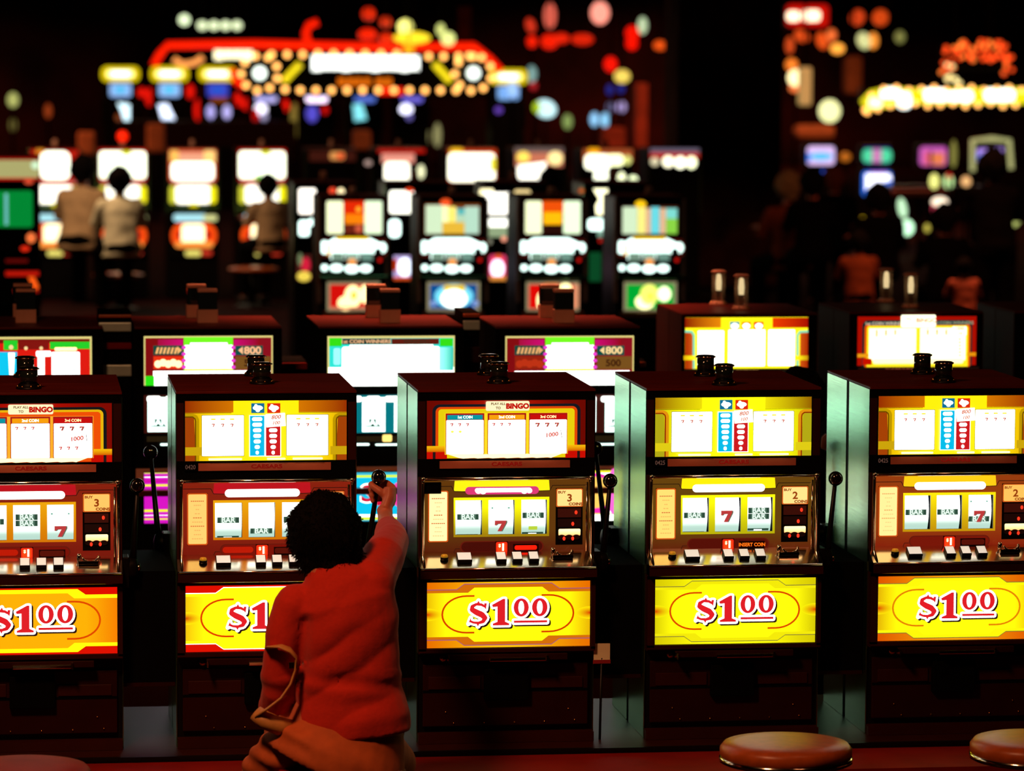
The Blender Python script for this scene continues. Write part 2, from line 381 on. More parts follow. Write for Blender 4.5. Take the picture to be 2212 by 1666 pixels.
def award_a(parent, st):
    a = Art(); T = lambda x, y: (U(x - 491), V(y))
    x0, x1 = 1411, 1757
    (u0, v0), (u1, v1) = T(x0, 991), T(x1, 862)
    a.plate(u0 - .004, v0 - .003, u1 + .004, v1 + .003, .012, 'black')
    Y, Yd = st['yel'], st['dim']
    a.rect(u0, v0, u1, v1, lambda u, v: lerp(Y, Yd, (abs(u) - .13) / .13), 14, 1)  # duller sides put the backlight falloff into the yellow
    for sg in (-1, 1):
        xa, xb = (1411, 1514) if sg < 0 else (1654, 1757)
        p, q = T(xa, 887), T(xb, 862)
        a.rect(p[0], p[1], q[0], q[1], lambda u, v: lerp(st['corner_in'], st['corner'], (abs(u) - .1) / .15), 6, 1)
    a.line([T(1411, 888), T(1510, 888)], .0015, st['dark']); a.line([T(1654, 888), T(1757, 888)], .0015, st['dark'])
    for sg in (-1, 1):
        X = (lambda x: x) if sg < 0 else (lambda x: 3168 - x)
        pts = [T(X(x), y) for x, y in ((1411, 893), (1428, 893), (1434, 896), (1437, 902), (1437, 991))]
        inn = [T(X(1411), 896), T(X(1430), 898), T(X(1434), 991), T(X(1411), 991)]
        a.poly(inn if sg < 0 else inn[::-1], st['side'])
        a.line(pts, .011, st['pipe']); a.line([T(X(x), y) for x, y in ((1411, 896), (1427, 896), (1432, 900), (1433, 905), (1433, 991))], .004, st['pipe2'])
        p, q = T(X(1411), 979), T(X(1446), 961)
        a.rect(min(p[0], q[0]), p[1], max(p[0], q[0]), q[1], st['bandc'])
    for xa, xb in ((1447, 1536), (1628, 1717)):
        p, q = T(xa - 1, 981), T(xb + 1, 892); a.rr(p[0], p[1], q[0], q[1], .002, K(120, 120, 60))
        p, q = T(xa, 980), T(xb, 893); a.rr(p[0], p[1], q[0], q[1], .002, WHITE)
    for xs in ((1471, 1491, 1511), (1653, 1673, 1693)):
        for i, x in enumerate(xs):
            p = T(x, 901); a.rr(p[0] - .007, p[1] - .0022, p[0] + .007, p[1] + .0022, .001, K(235, 215, 40, 1.3))
            p = T(x, 914); seven(a, p[0], p[1], .0095, K(200, 70, 40))
    for xa, c1, c2 in ((1552, K(10, 110, 150), K(0, 190, 235)), (1586, K(225, 40, 10), K(205, 25, 30))):
        p, q = T(xa, 888), T(xa + 28, 867); a.rect(p[0], p[1], q[0], q[1], c1)
        p = T(xa + 14, 877); a.ell(p[0], p[1], .016, .008, COOL, 12); a.ell(p[0], p[1] - .008, .007, .005, COOL, 10); a.ell(p[0] - .006, p[1] + .007, .005, .005, COOL, 10)
        p, q = T(xa - 3, 980), T(xa + 28, 894); a.rect(p[0] - .002, p[1] - .002, q[0] + .002, q[1] + .002, WHITE)
        a.rect(p[0], p[1], q[0], q[1], c2)
        for i in range(7):
            c = T(xa + 12.5, 901 + i * 12); wd = (.016, .015, .013, .012, .011, .008, .005)[i]
            a.rr(c[0] - wd, c[1] - .006, c[0] + wd, c[1] + .006, .006, WHITE)
    c = T(1604, 903); hw, hh, rt = .0300, .0205, .07
    cs, sn = math.cos(rt), math.sin(rt)
    a.poly([(c[0] + x * cs - y * sn, c[1] + x * sn + y * cs) for x, y in ((-hw, -hh), (hw, -hh), (hw, hh), (-hw, hh))], (2.2, 2.1, 1.7))
    a.text('800', c[0], c[1] + .009, .017, K(205, 50, 10), .02, 1.15, rt, .25); a.text('100', c[0], c[1] - .009, .014, K(205, 50, 10), .02, 1.15, rt, .25)
    for xa, xb in ((1460, 1532), (1585, 1625), (1640, 1705)):
        p, q = T(xa, 988.5), T(xb, 984); a.rr(p[0], p[1], q[0], q[1], .003, CREAM)
    return a.build('award_glass', parent, (0, -.001, 0))

def award_b(parent, st):
    a = Art(); T = lambda x, y: (U(x + 2), V(y))
    p, q = T(918, 991), T(1264, 865)
    a.plate(p[0] - .004, p[1] - .003, q[0] + .004, q[1] + .003, .012, 'black')
    a.rect(p[0], p[1], q[0], q[1], lambda u, v: lerp(st['outer_mid'], st['outer'], abs(u) / .2), 8, 1)  # print red with the backlight's dimming at the edges painted in
    def archr(i, r, col):
        p, q = T(930 + i, 992), T(1253 - i, 873 + i * .8); v0 = T(0, 990)[1]
        n = 6; pts = [(p[0], v0), (q[0], v0)]
        pts += [(q[0] - r + r * math.cos(math.radians(90 * k_ / n)), q[1] - r + r * math.sin(math.radians(90 * k_ / n))) for k_ in range(n + 1)]
        pts += [(p[0] + r + r * math.cos(math.radians(90 + 90 * k_ / n)), q[1] - r + r * math.sin(math.radians(90 + 90 * k_ / n))) for k_ in range(n + 1)]
        a.poly(pts, col)
    archr(0, .022, st['navy']); archr(7, .016, st['r1']); archr(13, .010, st['r2']); 
    if st.get('inner'): archr(18, .006, st['inner'])
    for sg in (-1, 1):
        xa, xb = (918, 962) if sg < 0 else (1220, 1264)
        p, q = T(xa, 991), T(xb, 976); a.rect(p[0], p[1], q[0], q[1], K(200, 10, 0))
        x2, x3 = (931, 937) if sg < 0 else (1246, 1252)
        p, q = T(x2, 991), T(x3, 976); a.rect(p[0], p[1], q[0], q[1], K(30, 20, 20))
        p, q = T(xa, 976), T(xb, 963); a.rect(p[0], p[1], q[0], q[1], lambda u, v: lerp(K(215, 90, 0), K(250, 190, 10), (v - p[1]) / .018), 1, 3)
    a.rect(*T(957, 982), *T(1225, 892), st['gap'])
    heads = (K(0, 150, 160), K(250, 160, 10), K(200, 10, 10))
    txts = ('1st COIN', '2nd COIN', '3rd COIN')
    for i, (xa, xb) in enumerate(((960, 1041), (1051, 1132), (1141, 1222))):
        a.rect(*T(xa - 1.5, 981), *T(xb + 1.5, 892.5), K(170, 20, 20))
        a.rect(*T(xa + 2, 906), *T(xb - 2, 896), heads[i])
        c = T((xa + xb) / 2, 901)
        a.text(txts[i], c[0], c[1], .012, WHITE if i < 2 else CREAM, .02, 1.0)
        a.rr(*T(xa, 981), *T(xb, 907), .003, WHITE)
        if i < 2:
            for k_ in range(3): c = T(xa + 12 + k_ * 17, 917); seven(a, c[0], c[1], .0095, K(200, 40, 30))
            if i == 0:
                for k_ in range(2): c = T(xa + 13 + k_ * 17, 932); a.ell(c[0], c[1], .005, .004, K(240, 240, 90, 1.4), 8)
        else:
            for k_ in range(3): c = T(xa + 17 + k_ * 21, 918); seven(a, c[0], c[1], .013, K(190, 70, 60), K(90, 120, 90))
            c = T(xa + 48, 940); a.text('1000', c[0], c[1], .018, K(215, 40, 10), .03, 1.15, .12, .1)
            a.line([T(xa + 68, 930), T(xa + 70, 946)], .0018, K(90, 30, 30))
            if st.get('low7'):
                for k_ in range(3): c = T(xa + 14 + k_ * 17, 960); seven(a, c[0], c[1], .010, K(205, 40, 30))
    pts = [T(964, 981)] + [T(964 + i * 16 + 8 * (i % 2), 990 - (i % 2) * 1.2) for i in range(1, 15)] + [T(1212, 981)]
    a.poly(pts, CREAM)
    a.rr(*T(1045, 887), *T(1140, 866), .005, K(245, 240, 190, 1.1))
    c = T(1114, 877.5); a.text('BINGO', c[0], c[1], .022, K(200, 15, 5), .06, 1.05)
    c = T(1072, 872); a.text('PLAY ALL', c[0], c[1], .010, K(130, 70, 20), .03, 1.1); c = T(1072, 881); a.text('TO', c[0], c[1], .011, K(140, 80, 20), .03)
    return a.build('award_glass', parent, (0, -.001, 0))

REELX = ((984, 1042), (1056, 1113), (1128, 1184))
def reel_panel(parent, st):
    a = Art(); S = lambda x, y: (U(x), V(y))
    def bgc(u, v): return lerp(st['bg'], st['bg2'], (V(1150) - v) / .07)  # opaque panel made to glow dimly in place of light on it
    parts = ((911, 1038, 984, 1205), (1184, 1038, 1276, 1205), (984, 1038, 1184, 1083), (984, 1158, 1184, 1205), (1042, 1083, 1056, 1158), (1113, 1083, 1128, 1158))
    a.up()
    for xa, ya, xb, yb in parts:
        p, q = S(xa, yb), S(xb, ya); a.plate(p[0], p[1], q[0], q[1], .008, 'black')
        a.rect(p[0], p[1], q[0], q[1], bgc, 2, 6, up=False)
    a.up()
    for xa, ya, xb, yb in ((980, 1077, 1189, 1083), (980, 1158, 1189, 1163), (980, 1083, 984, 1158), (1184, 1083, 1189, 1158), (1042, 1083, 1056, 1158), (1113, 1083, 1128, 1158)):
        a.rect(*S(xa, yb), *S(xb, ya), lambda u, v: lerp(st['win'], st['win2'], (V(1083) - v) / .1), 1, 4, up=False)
    a.poly([S(980, 1063), S(982, 1040), S(1188, 1040), S(1190, 1063)], st['trap'])
    a.line([S(915, 1052), S(975, 1052), S(981, 1063), S(1008, 1064)], .002, K(30, 15, 10)); a.line([S(1272, 1052), S(1196, 1052), S(1190, 1063), S(1165, 1064)], .002, K(30, 15, 10))
    a.rr(*S(1005, 1070.5), *S(1166, 1053.5), .02, st['pill']); 
    if st.get('pill_in'): a.rr(*S(1026, 1066), *S(1150, 1056.5), .02, WHITE); a.ell(*S(1034, 1064), .009, .007, WHITE); a.ell(*S(1044, 1065), .009, .007, WHITE); a.ell(*S(1134, 1065), .009, .007, WHITE); a.ell(*S(1145, 1063), .009, .008, WHITE)
    a.rr(*S(994, 1197), *S(1177, 1172), .02, K(100, 22, 10)); a.rr(*S(997, 1195), *S(1174, 1174), .018, st['slot'])
    if st.get('slotlit'): a.rr(*S(1000, 1191), *S(1066, 1178), .01, K(190, 25, 5))
    a.line([S(915, 1197), S(980, 1197), S(984, 1188), S(994, 1188)], .002, K(60, 20, 10))
    return a.build('reel_glass', parent, (0, .012, 0))

def reel(parent, xa, xb, syms):
    R = .11; zc = V(1120)
    a = Art(xf=lambda u, v, h: (u, .035 + R - (R + h) * math.cos((v - zc) / R), zc + (R + h) * math.sin((v - zc) / R)), eps=.0006)
    u0, u1 = U(xa), U(xb); cu = (u0 + u1) / 2
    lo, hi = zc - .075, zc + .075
    a.rect(u0, lo, u1, hi, lambda u, v: lerp(K(190, 225, 210, 1.0), WHITE, (v - V(1150)) / .055), 1, 18)  # whiter upper part is light from above put into the reel colour
    a.h = .0016
    DG = K(45, 75, 60)
    for kind, py in syms:
        v = V(py)
        if kind == 'bar':
            a.rect(cu - .034, v - .0088, cu + .034, v + .0088, DG, 1, 1); a.rect(cu - .024, v - .0088, cu + .024, v + .0088, K(90, 125, 105)); a.text('BAR', cu, v, .0235, K(225, 245, 230, 1.2), .03, 1.0)
        elif kind == 'half':
            a.rect(cu - .034, v - .004, cu + .034, v + .004, DG); a.rect(cu - .014, v - .004, cu + .012, v + .001, COOL)
        elif kind == '7': seven(a, cu, v, .036, K(190, 60, 60), K(90, 110, 90))
        elif kind == 'y': a.rr(cu - .014, v - .006, cu + .014, v + .006, .002, K(190, 215, 60))
        elif kind == 'tick':
            for sg in (-1, 1): a.rect(cu + sg * .026 - .003, v - .002, cu + sg * .026 + .003, v + .003, K(120, 180, 160))
    o = a.build('reel', parent)
    return o

def front_machine(cx, label, st, cat='slot machine', group='dollar slot machines in the front row'):
    t = empty('slot_machine', (cx, 0, ZB), label, cat, group)
    W = .2785
    b = MB()
    xa_, xb_, za_, zb_ = U(975), U(1195), V(1170), V(1070)                               # carcass with a cavity for the reels
    b.box(-W, W, .012, .30, .0, za_, 'black'); b.box(-W, W, .012, .30, zb_, TOPZ - .008, 'black')
    b.box(-W, xa_, .012, .30, za_, zb_, 'black'); b.box(xb_, W, .012, .30, za_, zb_, 'black'); b.box(xa_, xb_, .18, .30, za_, zb_, 'black')
    b.build('cabinet', t)
    b = MB()
    b.box(-W, W, 0, .012, V(866), TOPZ - .008, 'matte'); b.box(-W, W, 0, .012, V(1030), V(991), 'matte')
    b.box(-W, -.252, 0, .012, V(991), V(866), 'brown'); b.box(.252, W, 0, .012, V(991), V(866), 'brown')
    b.build('glass_frame', t)
    MB().box(-W - .002, W + .002, -.004, .309, TOPZ - .008, TOPZ, 'top', .002).build('top_panel', t)
    for sg in (-1, 1):
        o = MB().box(sg * (W + .0015) - .0014, sg * (W + .0015) + .0014, .004, .292, .0, TOPZ - .009, 'steel').build('side_panel', t)
        if sg < 0: o['label'] = 'brushed steel side panel'
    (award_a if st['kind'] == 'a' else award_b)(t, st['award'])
    a = Art(); a.plate(U(948), V(1012), U(1232), V(996), .006, 'strip')
    a.text('CAESARS', U(1094), V(1003.5), .0165, K(120, 8, 5), .035, 1.45)
    if st.get('no'): a.plate(U(918), V(1012), U(945), V(995), .006, 'matte'); a.text(st['no'], U(931), V(1004), .019, K(90, 60, 50), .01, .85)
    a.build('name_plate', t, (0, -.006, 0))
    # reel section
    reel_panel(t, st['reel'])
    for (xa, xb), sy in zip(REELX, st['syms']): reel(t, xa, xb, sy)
    b = MB(); b.box(U(975), U(1195), .17, .18, V(1170), V(1070), 'matte'); b.build('reel_box', t)
    a = Art(); a.plate(U(924), V(1173), U(968), V(1061), .004, 'brown')
    a.rr(U(924), V(1173), U(968), V(1061), .005, K(215, 85, 20)); a.rr(U(926.5), V(1170.5), U(965.5), V(1063.5), .004, st['reel']['card'])  # orange frame of the card, its glow included as flat colour
    for i, y in enumerate(range(1078, 1162, 9)):
        hw = (.021, .012, .006, .009, .014, .017, .022, .010, .012, .018)[i % 10]
        c = st['reel']['cardink'] if i in (0, 4, 6) else lerp(st['reel']['card'], st['reel']['cardink'], .45)
        n = max(2, int(hw / .003))
        a.up()
        for j in range(n): x = U(946) - hw + 2 * hw * (j + .1) / n; a.rect(x, V(y) - .0016, x + 1.5 * hw / n, V(y) + .0016, c, up=False)
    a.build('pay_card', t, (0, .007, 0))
    if st.get('patch'): MB().box(U(913), U(952), -.002, .006, V(1067), V(1042), 'matte', .002).build('cover_patch', t)
    # coin module at the right
    a = Art(); a.plate(U(1203), V(1182), U(1262), V(1058), .005, 'black')
    lit = st['coin']; a.rr(U(1203.5), V(1099), U(1262), V(1059), .004, K(210, 90, 25))  # orange border paints the glow around the lit coin sign
    a.rr(U(1206), V(1097), U(1260), V(1061), .004, lit)
    ink = K(150, 60, 10)
    a.text('BUY', U(1216), V(1067), .011, ink, .04, 1.2); a.text(st['num'], U(1233), V(1080), .032, ink, .03, 1.1); a.text('COINS', U(1246), V(1093), .012, ink, .05, 1.2)
    a.rect(U(1207), V(1122), U(1258), V(1102), K(55, 12, 6)); a.rect(U(1207), V(1143), U(1258), V(1125), K(25, 5, 3))
    a.rr(U(1209), V(1162), U(1257), V(1147), .004, lambda u, v: lerp((1.5, .55, .12), (1.9, 1.5, .7), (v - V(1162)) / .012))
    a.up()
    for i in range(3): a.ell(U(1216 + 16 * i), V(1165), .012, .008, K(20, 4, 2), up=False)
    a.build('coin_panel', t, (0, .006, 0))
    for x, y in ((1247, 1111), (1240, 1136), (1221, 1168), (1240, 1168)):
        MB().ball((U(x), .002, V(y)), .0045, 'reddot', 8, (1, .6, 1.4)).build('indicator_light', t)
    a = Art(); a.plate(U(1071), V(1199), U(1098), V(1173), .005, 'brown'); a.rr(U(1072), V(1198), U(1097), V(1174), .005, K(235, 40, 15, 1.1))
    a.rr(U(1075), V(1195), U(1094), V(1177), .004, K(240, 70, 20, 1.1)); a.text('$', U(1080), V(1182), .014, (2.5, 1.8, 1), .03); a.text('1', U(1087.5), V(1186), .030, (2.6, 2.1, 1.5), .05)
    a.build('denomination_sign', t, (0, .004, 0))
    a = Art(); a.plate(U(1110), V(1195), U(1166), V(1179), .004, 'brown')
    if st['msg'] == 'text': a.text('INSERT COIN', U(1138), V(1187), .0155, K(255, 110, 20, 1.3), .03, .92)
    elif st['msg'] == 'bar': a.rr(U(1113), V(1192), U(1162), V(1182), .006, K(250, 30, 10, 1.1))
    else: a.rr(U(1112), V(1193), U(1164), V(1181), .006, K(85, 15, 6))
    a.build('message_display', t, (0, .006, 0))
    # glass cover in front and its chrome frame
    b = MB(); zt, zb = V(1034), V(1226); x0, x1 = U(911), U(1278)
    b.tube([(x0, -.012, zt), (x1, -.012, zt)], .0055, 'chrome', 10)
    for x in (x0, x1): b.tube([(x, -.012, zt), (x, -.016, V(1200)), (x, -.068, zb)], .0055, 'chrome', 10)
    for x in (x0, x1): b.ball((x, -.013, zt), .0085, 'chrome', 10)
    b.tube([(U(1271), .004, V(1045)), (U(1271), .004, V(1196))], .004, 'chrome', 8)
    b.build('chrome_frame', t)
    MB().box(-W, x0 - .006, -.01, .012, V(1226), V(1030), 'brown').build('side_cheek', t); MB().box(x1 + .006, W, -.01, .012, V(1226), V(1030), 'brown').build('side_cheek', t)
    # button deck: slope from z(1200) to z(1226), y 0 .. -.09
    za, zd, ya, yd = V(1194), V(1223), .012, -.070
    b = MB(); b.prism([(ya, za), (yd, zd), (yd, V(1247)), (.012, V(1247))], -W, W, 'deckmir'); b.build('button_deck', t)
    def dk(x, s):           # point on the deck, s 0 (rear) .. 1 (front)
        return Vector((U(x), ya + (yd - ya) * s, za + (zd - za) * s))
    nrm = Vector((0, za - zd, ya - yd)).normalized(); nrm = Vector((0, -abs(nrm.y), abs(nrm.z)))
    def slab(name, xa, xb, s0, s1, h, k, k2=None, bev=.002):
        b = MB(); q = [dk(xa, s1), dk(xb, s1), dk(xb, s0), dk(xa, s0)]
        lo = [b.bm.verts.new(p) for p in q]; hi = [b.bm.verts.new(p + nrm * h) for p in q]
        fs = [b.bm.faces.new(hi)] + [b.bm.faces.new([lo[i], lo[(i + 1) % 4], hi[(i + 1) % 4], hi[i]]) for i in range(4)] + [b.bm.faces.new(lo[::-1])]
        b._f(fs, k2 or k); b._f(fs[:1], k)
        if bev: b._f(bmesh.ops.bevel(b.bm, geom=list({e for f in fs for e in f.edges}), offset=bev, segments=2, affect='EDGES')['faces'], k2 or k)
        return b.build(name, t)
    slab('bet_button', 984, 1016, .25, .72, .013, 'white', 'black')
    for x in (1069, 1104, 1140): slab('bet_button', x, x + 22, .25, .72, .013, 'white', 'black')
    p = dk(957, .5); b = MB(); b.lathe([(.012, 0), (.013, .006), (.012, .008)], 'black', p, 18); b.lathe([(.010, .008), (.011, .013), (.009, .017), (.004, .018)], 'goldbut', p, 18); b.build('change_button', t)
    p = dk(1213, .35); b = MB()
    b.box(p.x - .030, p.x + .036, p.y - .022, p.y + .02, p.z - .006, p.z + .006, 'chrome', .003)
    b.lathe([(.006, 0), (.009, .018), (.006, .026)], 'chrome', p + Vector((-.026, 0, 0)), 10)
    b.tube([p + Vector((-.012 + .04 * math.cos(a_) * .6 + .02, -.01, .016 - .014 * math.sin(a_))) for a_ in [PI * i / 10 for i in range(11)]], .004, 'chrome', 8)
    b.lathe([(.004, 0), (.006, .012), (.003, .018)], 'chrome', p + Vector((.034, 0, .002)), 10)
    b.build('coin_slot', t)
    b = MB(); b.tube([(-W + .004, -.072, V(1225)), (W - .004, -.072, V(1225))], .004, 'chrome', 8)
    b.box(-W, W, -.072, -.02, V(1246), V(1226), 'brown'); b.tube([(-W + .003, -.052, V(1247)), (W - .003, -.052, V(1247))], .0035, 'chrome', 8)
    b.build('deck_lip', t)
    # belly
    b = MB(); fr = 'brown'
    b.box(-W, W, -.03, .012, V(1414), V(1248), fr); b.box(-W, U(917), -.044, -.03, V(1406), V(1250), fr); b.box(U(1277), W, -.044, -.03, V(1406), V(1250), fr)
    b.box(-W, W, -.044, -.03, V(1256), V(1250), fr); b.box(-W, W, -.044, -.03, V(1410), V(1401), fr)
    b.build('belly_frame', t); belly(t, st['belly'])
    # coin tray and lower door
    b = MB(); b.box(-.19, .19, -.05, .012, V(1428), V(1414), 'door', .002); b.box(-.06, .12, -.07, -.05, V(1428), V(1420), 'chrome', .002); b.box(-.19, -.185, -.075, -.03, V(1430), V(1416), 'chrome'); b.box(.12, .126, -.075, -.03, V(1430), V(1416), 'chrome')
    b.build('coin_tray', t)
    b = MB(); b.box(-.262, .262, -.004, .012, .05, V(1440), 'door', .003); b.box(-.262, .262, -.0045, -.004, V(1502), V(1496), 'matte')
    b.box(-.245, -.08, -.009, -.004, V(1494), V(1466), 'brown', .002); b.box(.08, .245, -.009, -.004, V(1494), V(1470), 'brown', .002)
    d = b.build('lower_door', t)
    b = MB(); b.box(-.07, .07, -.028, -.004, V(1518), V(1448), 'matte', .004); b.build('lock_box', d)
    for x, y in ((-.19, 1544), (.2, 1541), (-.165, 1569), (-.068, 1569), (.028, 1569), (.124, 1568), (.22, 1566)):
        MB().ball((x, -.006, V(y)), .003, 'gold', 6).build('rivet', d)
    MB().box(-W, W, -.03, .012, .0, .03, 'brown').build('plinth', t)
    MB().lathe([(.0, -.012), (.011, -.012), (.011, 0), (.006, .004)], 'gold', (-.2, -.006, V(1425)), 12, 'y').build('lock', t)
    # lever
    kn = Vector(st.get('knob', (U(1319), -.02, V(1041)))); pv = Vector((.312, .03, V(1222)))
    b = MB(); b.tube([pv, pv.lerp(kn, .25), pv.lerp(kn, .95)], [.013, .0095, .0065], 'black', 10); lv = b.build('lever', t)
    MB().ball(kn, .0235, 'knob', 20).build('knob', lv)
    b = MB(); b.lathe([(.034, -.031), (.036, -.02), (.036, .008), (.026, .014), (.008, .018)], 'black', pv, 20, 'x'); b.lathe([(.012, .014), (.012, .022), (.004, .026)], 'chrome', pv, 12, 'x')
    b.box(.281, .30, -.01, .07, V(1262), V(1196), 'black', .003)
    b.build('lever_housing', t)
    return t

def candle(px, py, label, grp, z=1.575, s=1.18):
    p = on_z(px, py, z)
    t = empty('signal_lamp', p, label, 'lamp', grp)
    b = MB(); b.lathe([(.033 * s, 0), (.034 * s, .004), (.029 * s, .006), (.027 * s, .015), (.024 * s, .018)], 'black', n=20)
    for i in range(8): a_ = 2 * PI * i / 8 + .2; b.ball((.030 * s * math.cos(a_), .030 * s * math.sin(a_), .009), .0036, 'gold', 8)
    b.build('lamp_base', t)
    MB().lathe([(.0235 * s, .018), (.0235 * s, .060)], 'smoke', n=24).build('lamp_shade', t)
    b = MB(); b.lathe([(.0235 * s, .060), (.027 * s, .061), (.027 * s, .064), (.022 * s, .068), (.004, .0685)], 'chrome', n=24)
    for i in range(10): a_ = 2 * PI * i / 10; b.ball((.0262 * s * math.cos(a_), .0262 * s * math.sin(a_), .0625), .003, 'gold', 6)
    b.build('lamp_cap', t)
    return t

def back_machine(cx, label, knob=True):
    """the other half of the double bank, facing away"""
    t = empty('slot_machine', (cx, .622, ZB), label, 'slot machine', 'slot machines facing away, back to back with the front row')
    W = .2785
    MB().box(-W, W, -.304, 0, 0, TOPZ - .008, 'black').build('cabinet', t)
    MB().box(-W - .002, W + .002, -.309, .004, TOPZ - .008, TOPZ, 'top', .002).build('top_panel', t)
    for sg in (-1, 1): MB().box(sg * (W + .0015) - .0014, sg * (W + .0015) + .0014, -.292, -.002, 0, TOPZ - .009, 'steel').build('side_panel', t)
    MB().prism([(0, V(1198)), (.09, V(1222)), (.09, V(1246)), (0, V(1246))], -W, W, 'deckred').build('button_deck', t)
    if knob:
        kn = Vector((-.335, .06, V(1030) + .012)); pv = Vector((-.312, -.03, V(1222)))
        b = MB(); b.tube([pv, pv.lerp(kn, .25), pv.lerp(kn, .95)], [.013, .0095, .0065], 'black', 10); lv = b.build('lever', t)
        MB().ball(kn, .0235, 'knob', 20).build('knob', lv)
        b = MB(); b.lathe([(.008, -.018), (.026, -.014), (.036, -.008), (.036, .02), (.034, .031)], 'black', pv, 20, 'x'); b.box(-.30, -.281, -.07, .01, V(1262), V(1196), 'black', .003); b.build('lever_housing', t)
    return t

YEL = K(255, 252, 10, 1.25)
PURP = K(150, 80, 130); GREY = K(120, 110, 50)
awA_y = dict(yel=YEL, dim=K(190, 175, 10), corner=K(150, 95, 0), corner_in=K(240, 225, 10), dark=K(110, 90, 0), side=K(180, 170, 20), pipe=K(225, 145, 15), pipe2=K(145, 45, 0), bandc=K(225, 205, 20))
awA_o = dict(yel=K(255, 225, 10, 1.2), dim=K(215, 150, 0), corner=K(150, 45, 0), corner_in=K(215, 120, 0), dark=K(110, 40, 0), side=K(165, 65, 5), pipe=K(190, 150, 0), pipe2=K(110, 70, 0), bandc=K(205, 165, 10))
awB = dict(outer=K(105, 5, 0), outer_mid=K(185, 20, 0), navy=K(15, 22, 30), r1=K(225, 70, 5), r2=K(225, 200, 10, 1.1), gap=K(255, 205, 30, 1.2))
awB1 = dict(outer=K(125, 5, 0), outer_mid=K(190, 10, 0), navy=K(10, 18, 22), r1=K(235, 180, 10), r2=K(240, 80, 5), gap=K(255, 170, 40, 1.1), low7=True)
CARDC = K(255, 225, 160, 1.2); CARDI = K(225, 120, 60)
rl3 = dict(bg=K(98, 56, 12), bg2=K(85, 22, 9), win=YEL, win2=K(165, 130, 10), trap=K(245, 238, 20, 1.1), pill=K(225, 60, 120), pill_in=True, slot=K(70, 10, 5), card=K(255, 235, 165, 1.3), cardink=K(220, 110, 60))
rl4 = dict(bg=K(102, 66, 14), bg2=K(98, 26, 10), win=K(250, 245, 10, 1.2), win2=K(190, 180, 10), trap=K(255, 225, 10, 1.2), pill=WHITE, slot=K(85, 14, 6), card=K(255, 215, 110, 1.15), cardink=K(215, 110, 60))
rl5 = dict(bg=K(150, 60, 15), bg2=K(130, 25, 10), win=K(250, 225, 10, 1.1), win2=K(200, 150, 10), trap=K(250, 200, 20, 1.1), pill=WHITE, slot=K(120, 22, 8), card=K(255, 220, 140, 1.3), cardink=K(240, 170, 100))
rl2 = dict(bg=K(135, 32, 14), bg2=K(115, 20, 10), win=K(240, 165, 10), win2=K(215, 120, 5), trap=K(190, 20, 30), pill=WHITE, slot=K(120, 15, 6), slotlit=True, card=K(255, 205, 110, 1.1), cardink=K(225, 120, 60))
be3 = dict(yel=YEL, edge=K(235, 180, 5), band=K(235, 110, 0), band_mid=K(255, 195, 10), line=PURP, shoulder=K(215, 110, 10), oval=K(215, 60, 0))
be4 = dict(yel=YEL, edge=K(215, 200, 5), band=K(215, 200, 5), band_mid=YEL, line=GREY, shoulder=K(245, 235, 10), oval=K(220, 70, 0))
be5 = dict(yel=YEL, edge=K(225, 170, 5), band=K(225, 85, 0), band_mid=K(250, 160, 10), line=GREY, shoulder=K(255, 250, 10), oval=K(230, 130, 5))
be2 = dict(yel=YEL, edge=K(245, 190, 10), band=K(225, 15, 0), band_mid=K(225, 15, 0), line=WHITE, shoulder=YEL, oval=K(225, 60, 0))
be1 = dict(yel=K(250, 175, 5, 1.05), edge=K(250, 130, 0), band=K(225, 15, 0), band_mid=K(225, 15, 0), line=YEL, shoulder=YEL, oval=K(225, 70, 0), glow=False)
styles = [
    dict(kind='b', award=awB1, reel=rl2, belly=be1, coin=K(255, 190, 95, 1.15), num='3', msg='off', syms=([('bar', 1120)], [('bar', 1124), ('bar', 1111), ('half', 1165)], [('7', 1143), ('tick', 1105), ('half', 1166)])),
    dict(kind='a', award=awA_o, reel=rl2, belly=be2, coin=K(255, 170, 90), num='3', msg='off', no='0420', syms=([('bar', 1122), ('half', 1160)], [('bar', 1147)], [('bar', 1122)]), knob=(U(1332), -.055, V(1025))),
    dict(kind='b', award=awB, reel=rl3, belly=be3, coin=K(255, 215, 130, 1.2), num='3', msg='bar', patch=True, syms=([('bar', 1121), ('half', 1163)], [('7', 1142), ('tick', 1103)], [('bar', 1119), ('y', 1147), ('half', 1159)])),
    dict(kind='a', award=awA_y, reel=rl4, belly=be4, coin=K(255, 215, 130, 1.2), num='2', msg='text', no='0425', syms=([('bar', 1123), ('half', 1163)], [('7', 1126)], [('bar', 1127), ('bar', 1114), ('half', 1156)])),
    dict(kind='a', award=awA_o, reel=rl5, belly=be5, coin=K(255, 190, 90, 1.1), num='2', msg='off', no='0425', syms=([('bar', 1122)], [('bar', 1122)], [('tick', 1100), ('bar', 1138), ('7', 1132)])),
]
labels = [
    'front-row slot machine cut off by the left picture edge',
    'dollar slot machine whose lever the person in the red jacket is pulling',
    'dollar slot machine just right of the person, BINGO banner on its glass',
    'dollar slot machine with an all-yellow top glass and yellow dollar panel',
    'front-row slot machine cut off by the right picture edge']
xc = [at(262, 850, 0).x - .2785, (at(380, 845, 0).x + at(770, 843, 0).x) / 2, 0.0, (at(1398, 841, 0).x + at(1773, 841, 0).x) / 2, at(1881, 838, 0).x + .2785]
xc[2] = (at(903, 841, 0).x + at(1286, 841, 0).x) / 2
for i in range(5): front_machine(xc[i], labels[i], styles[i])
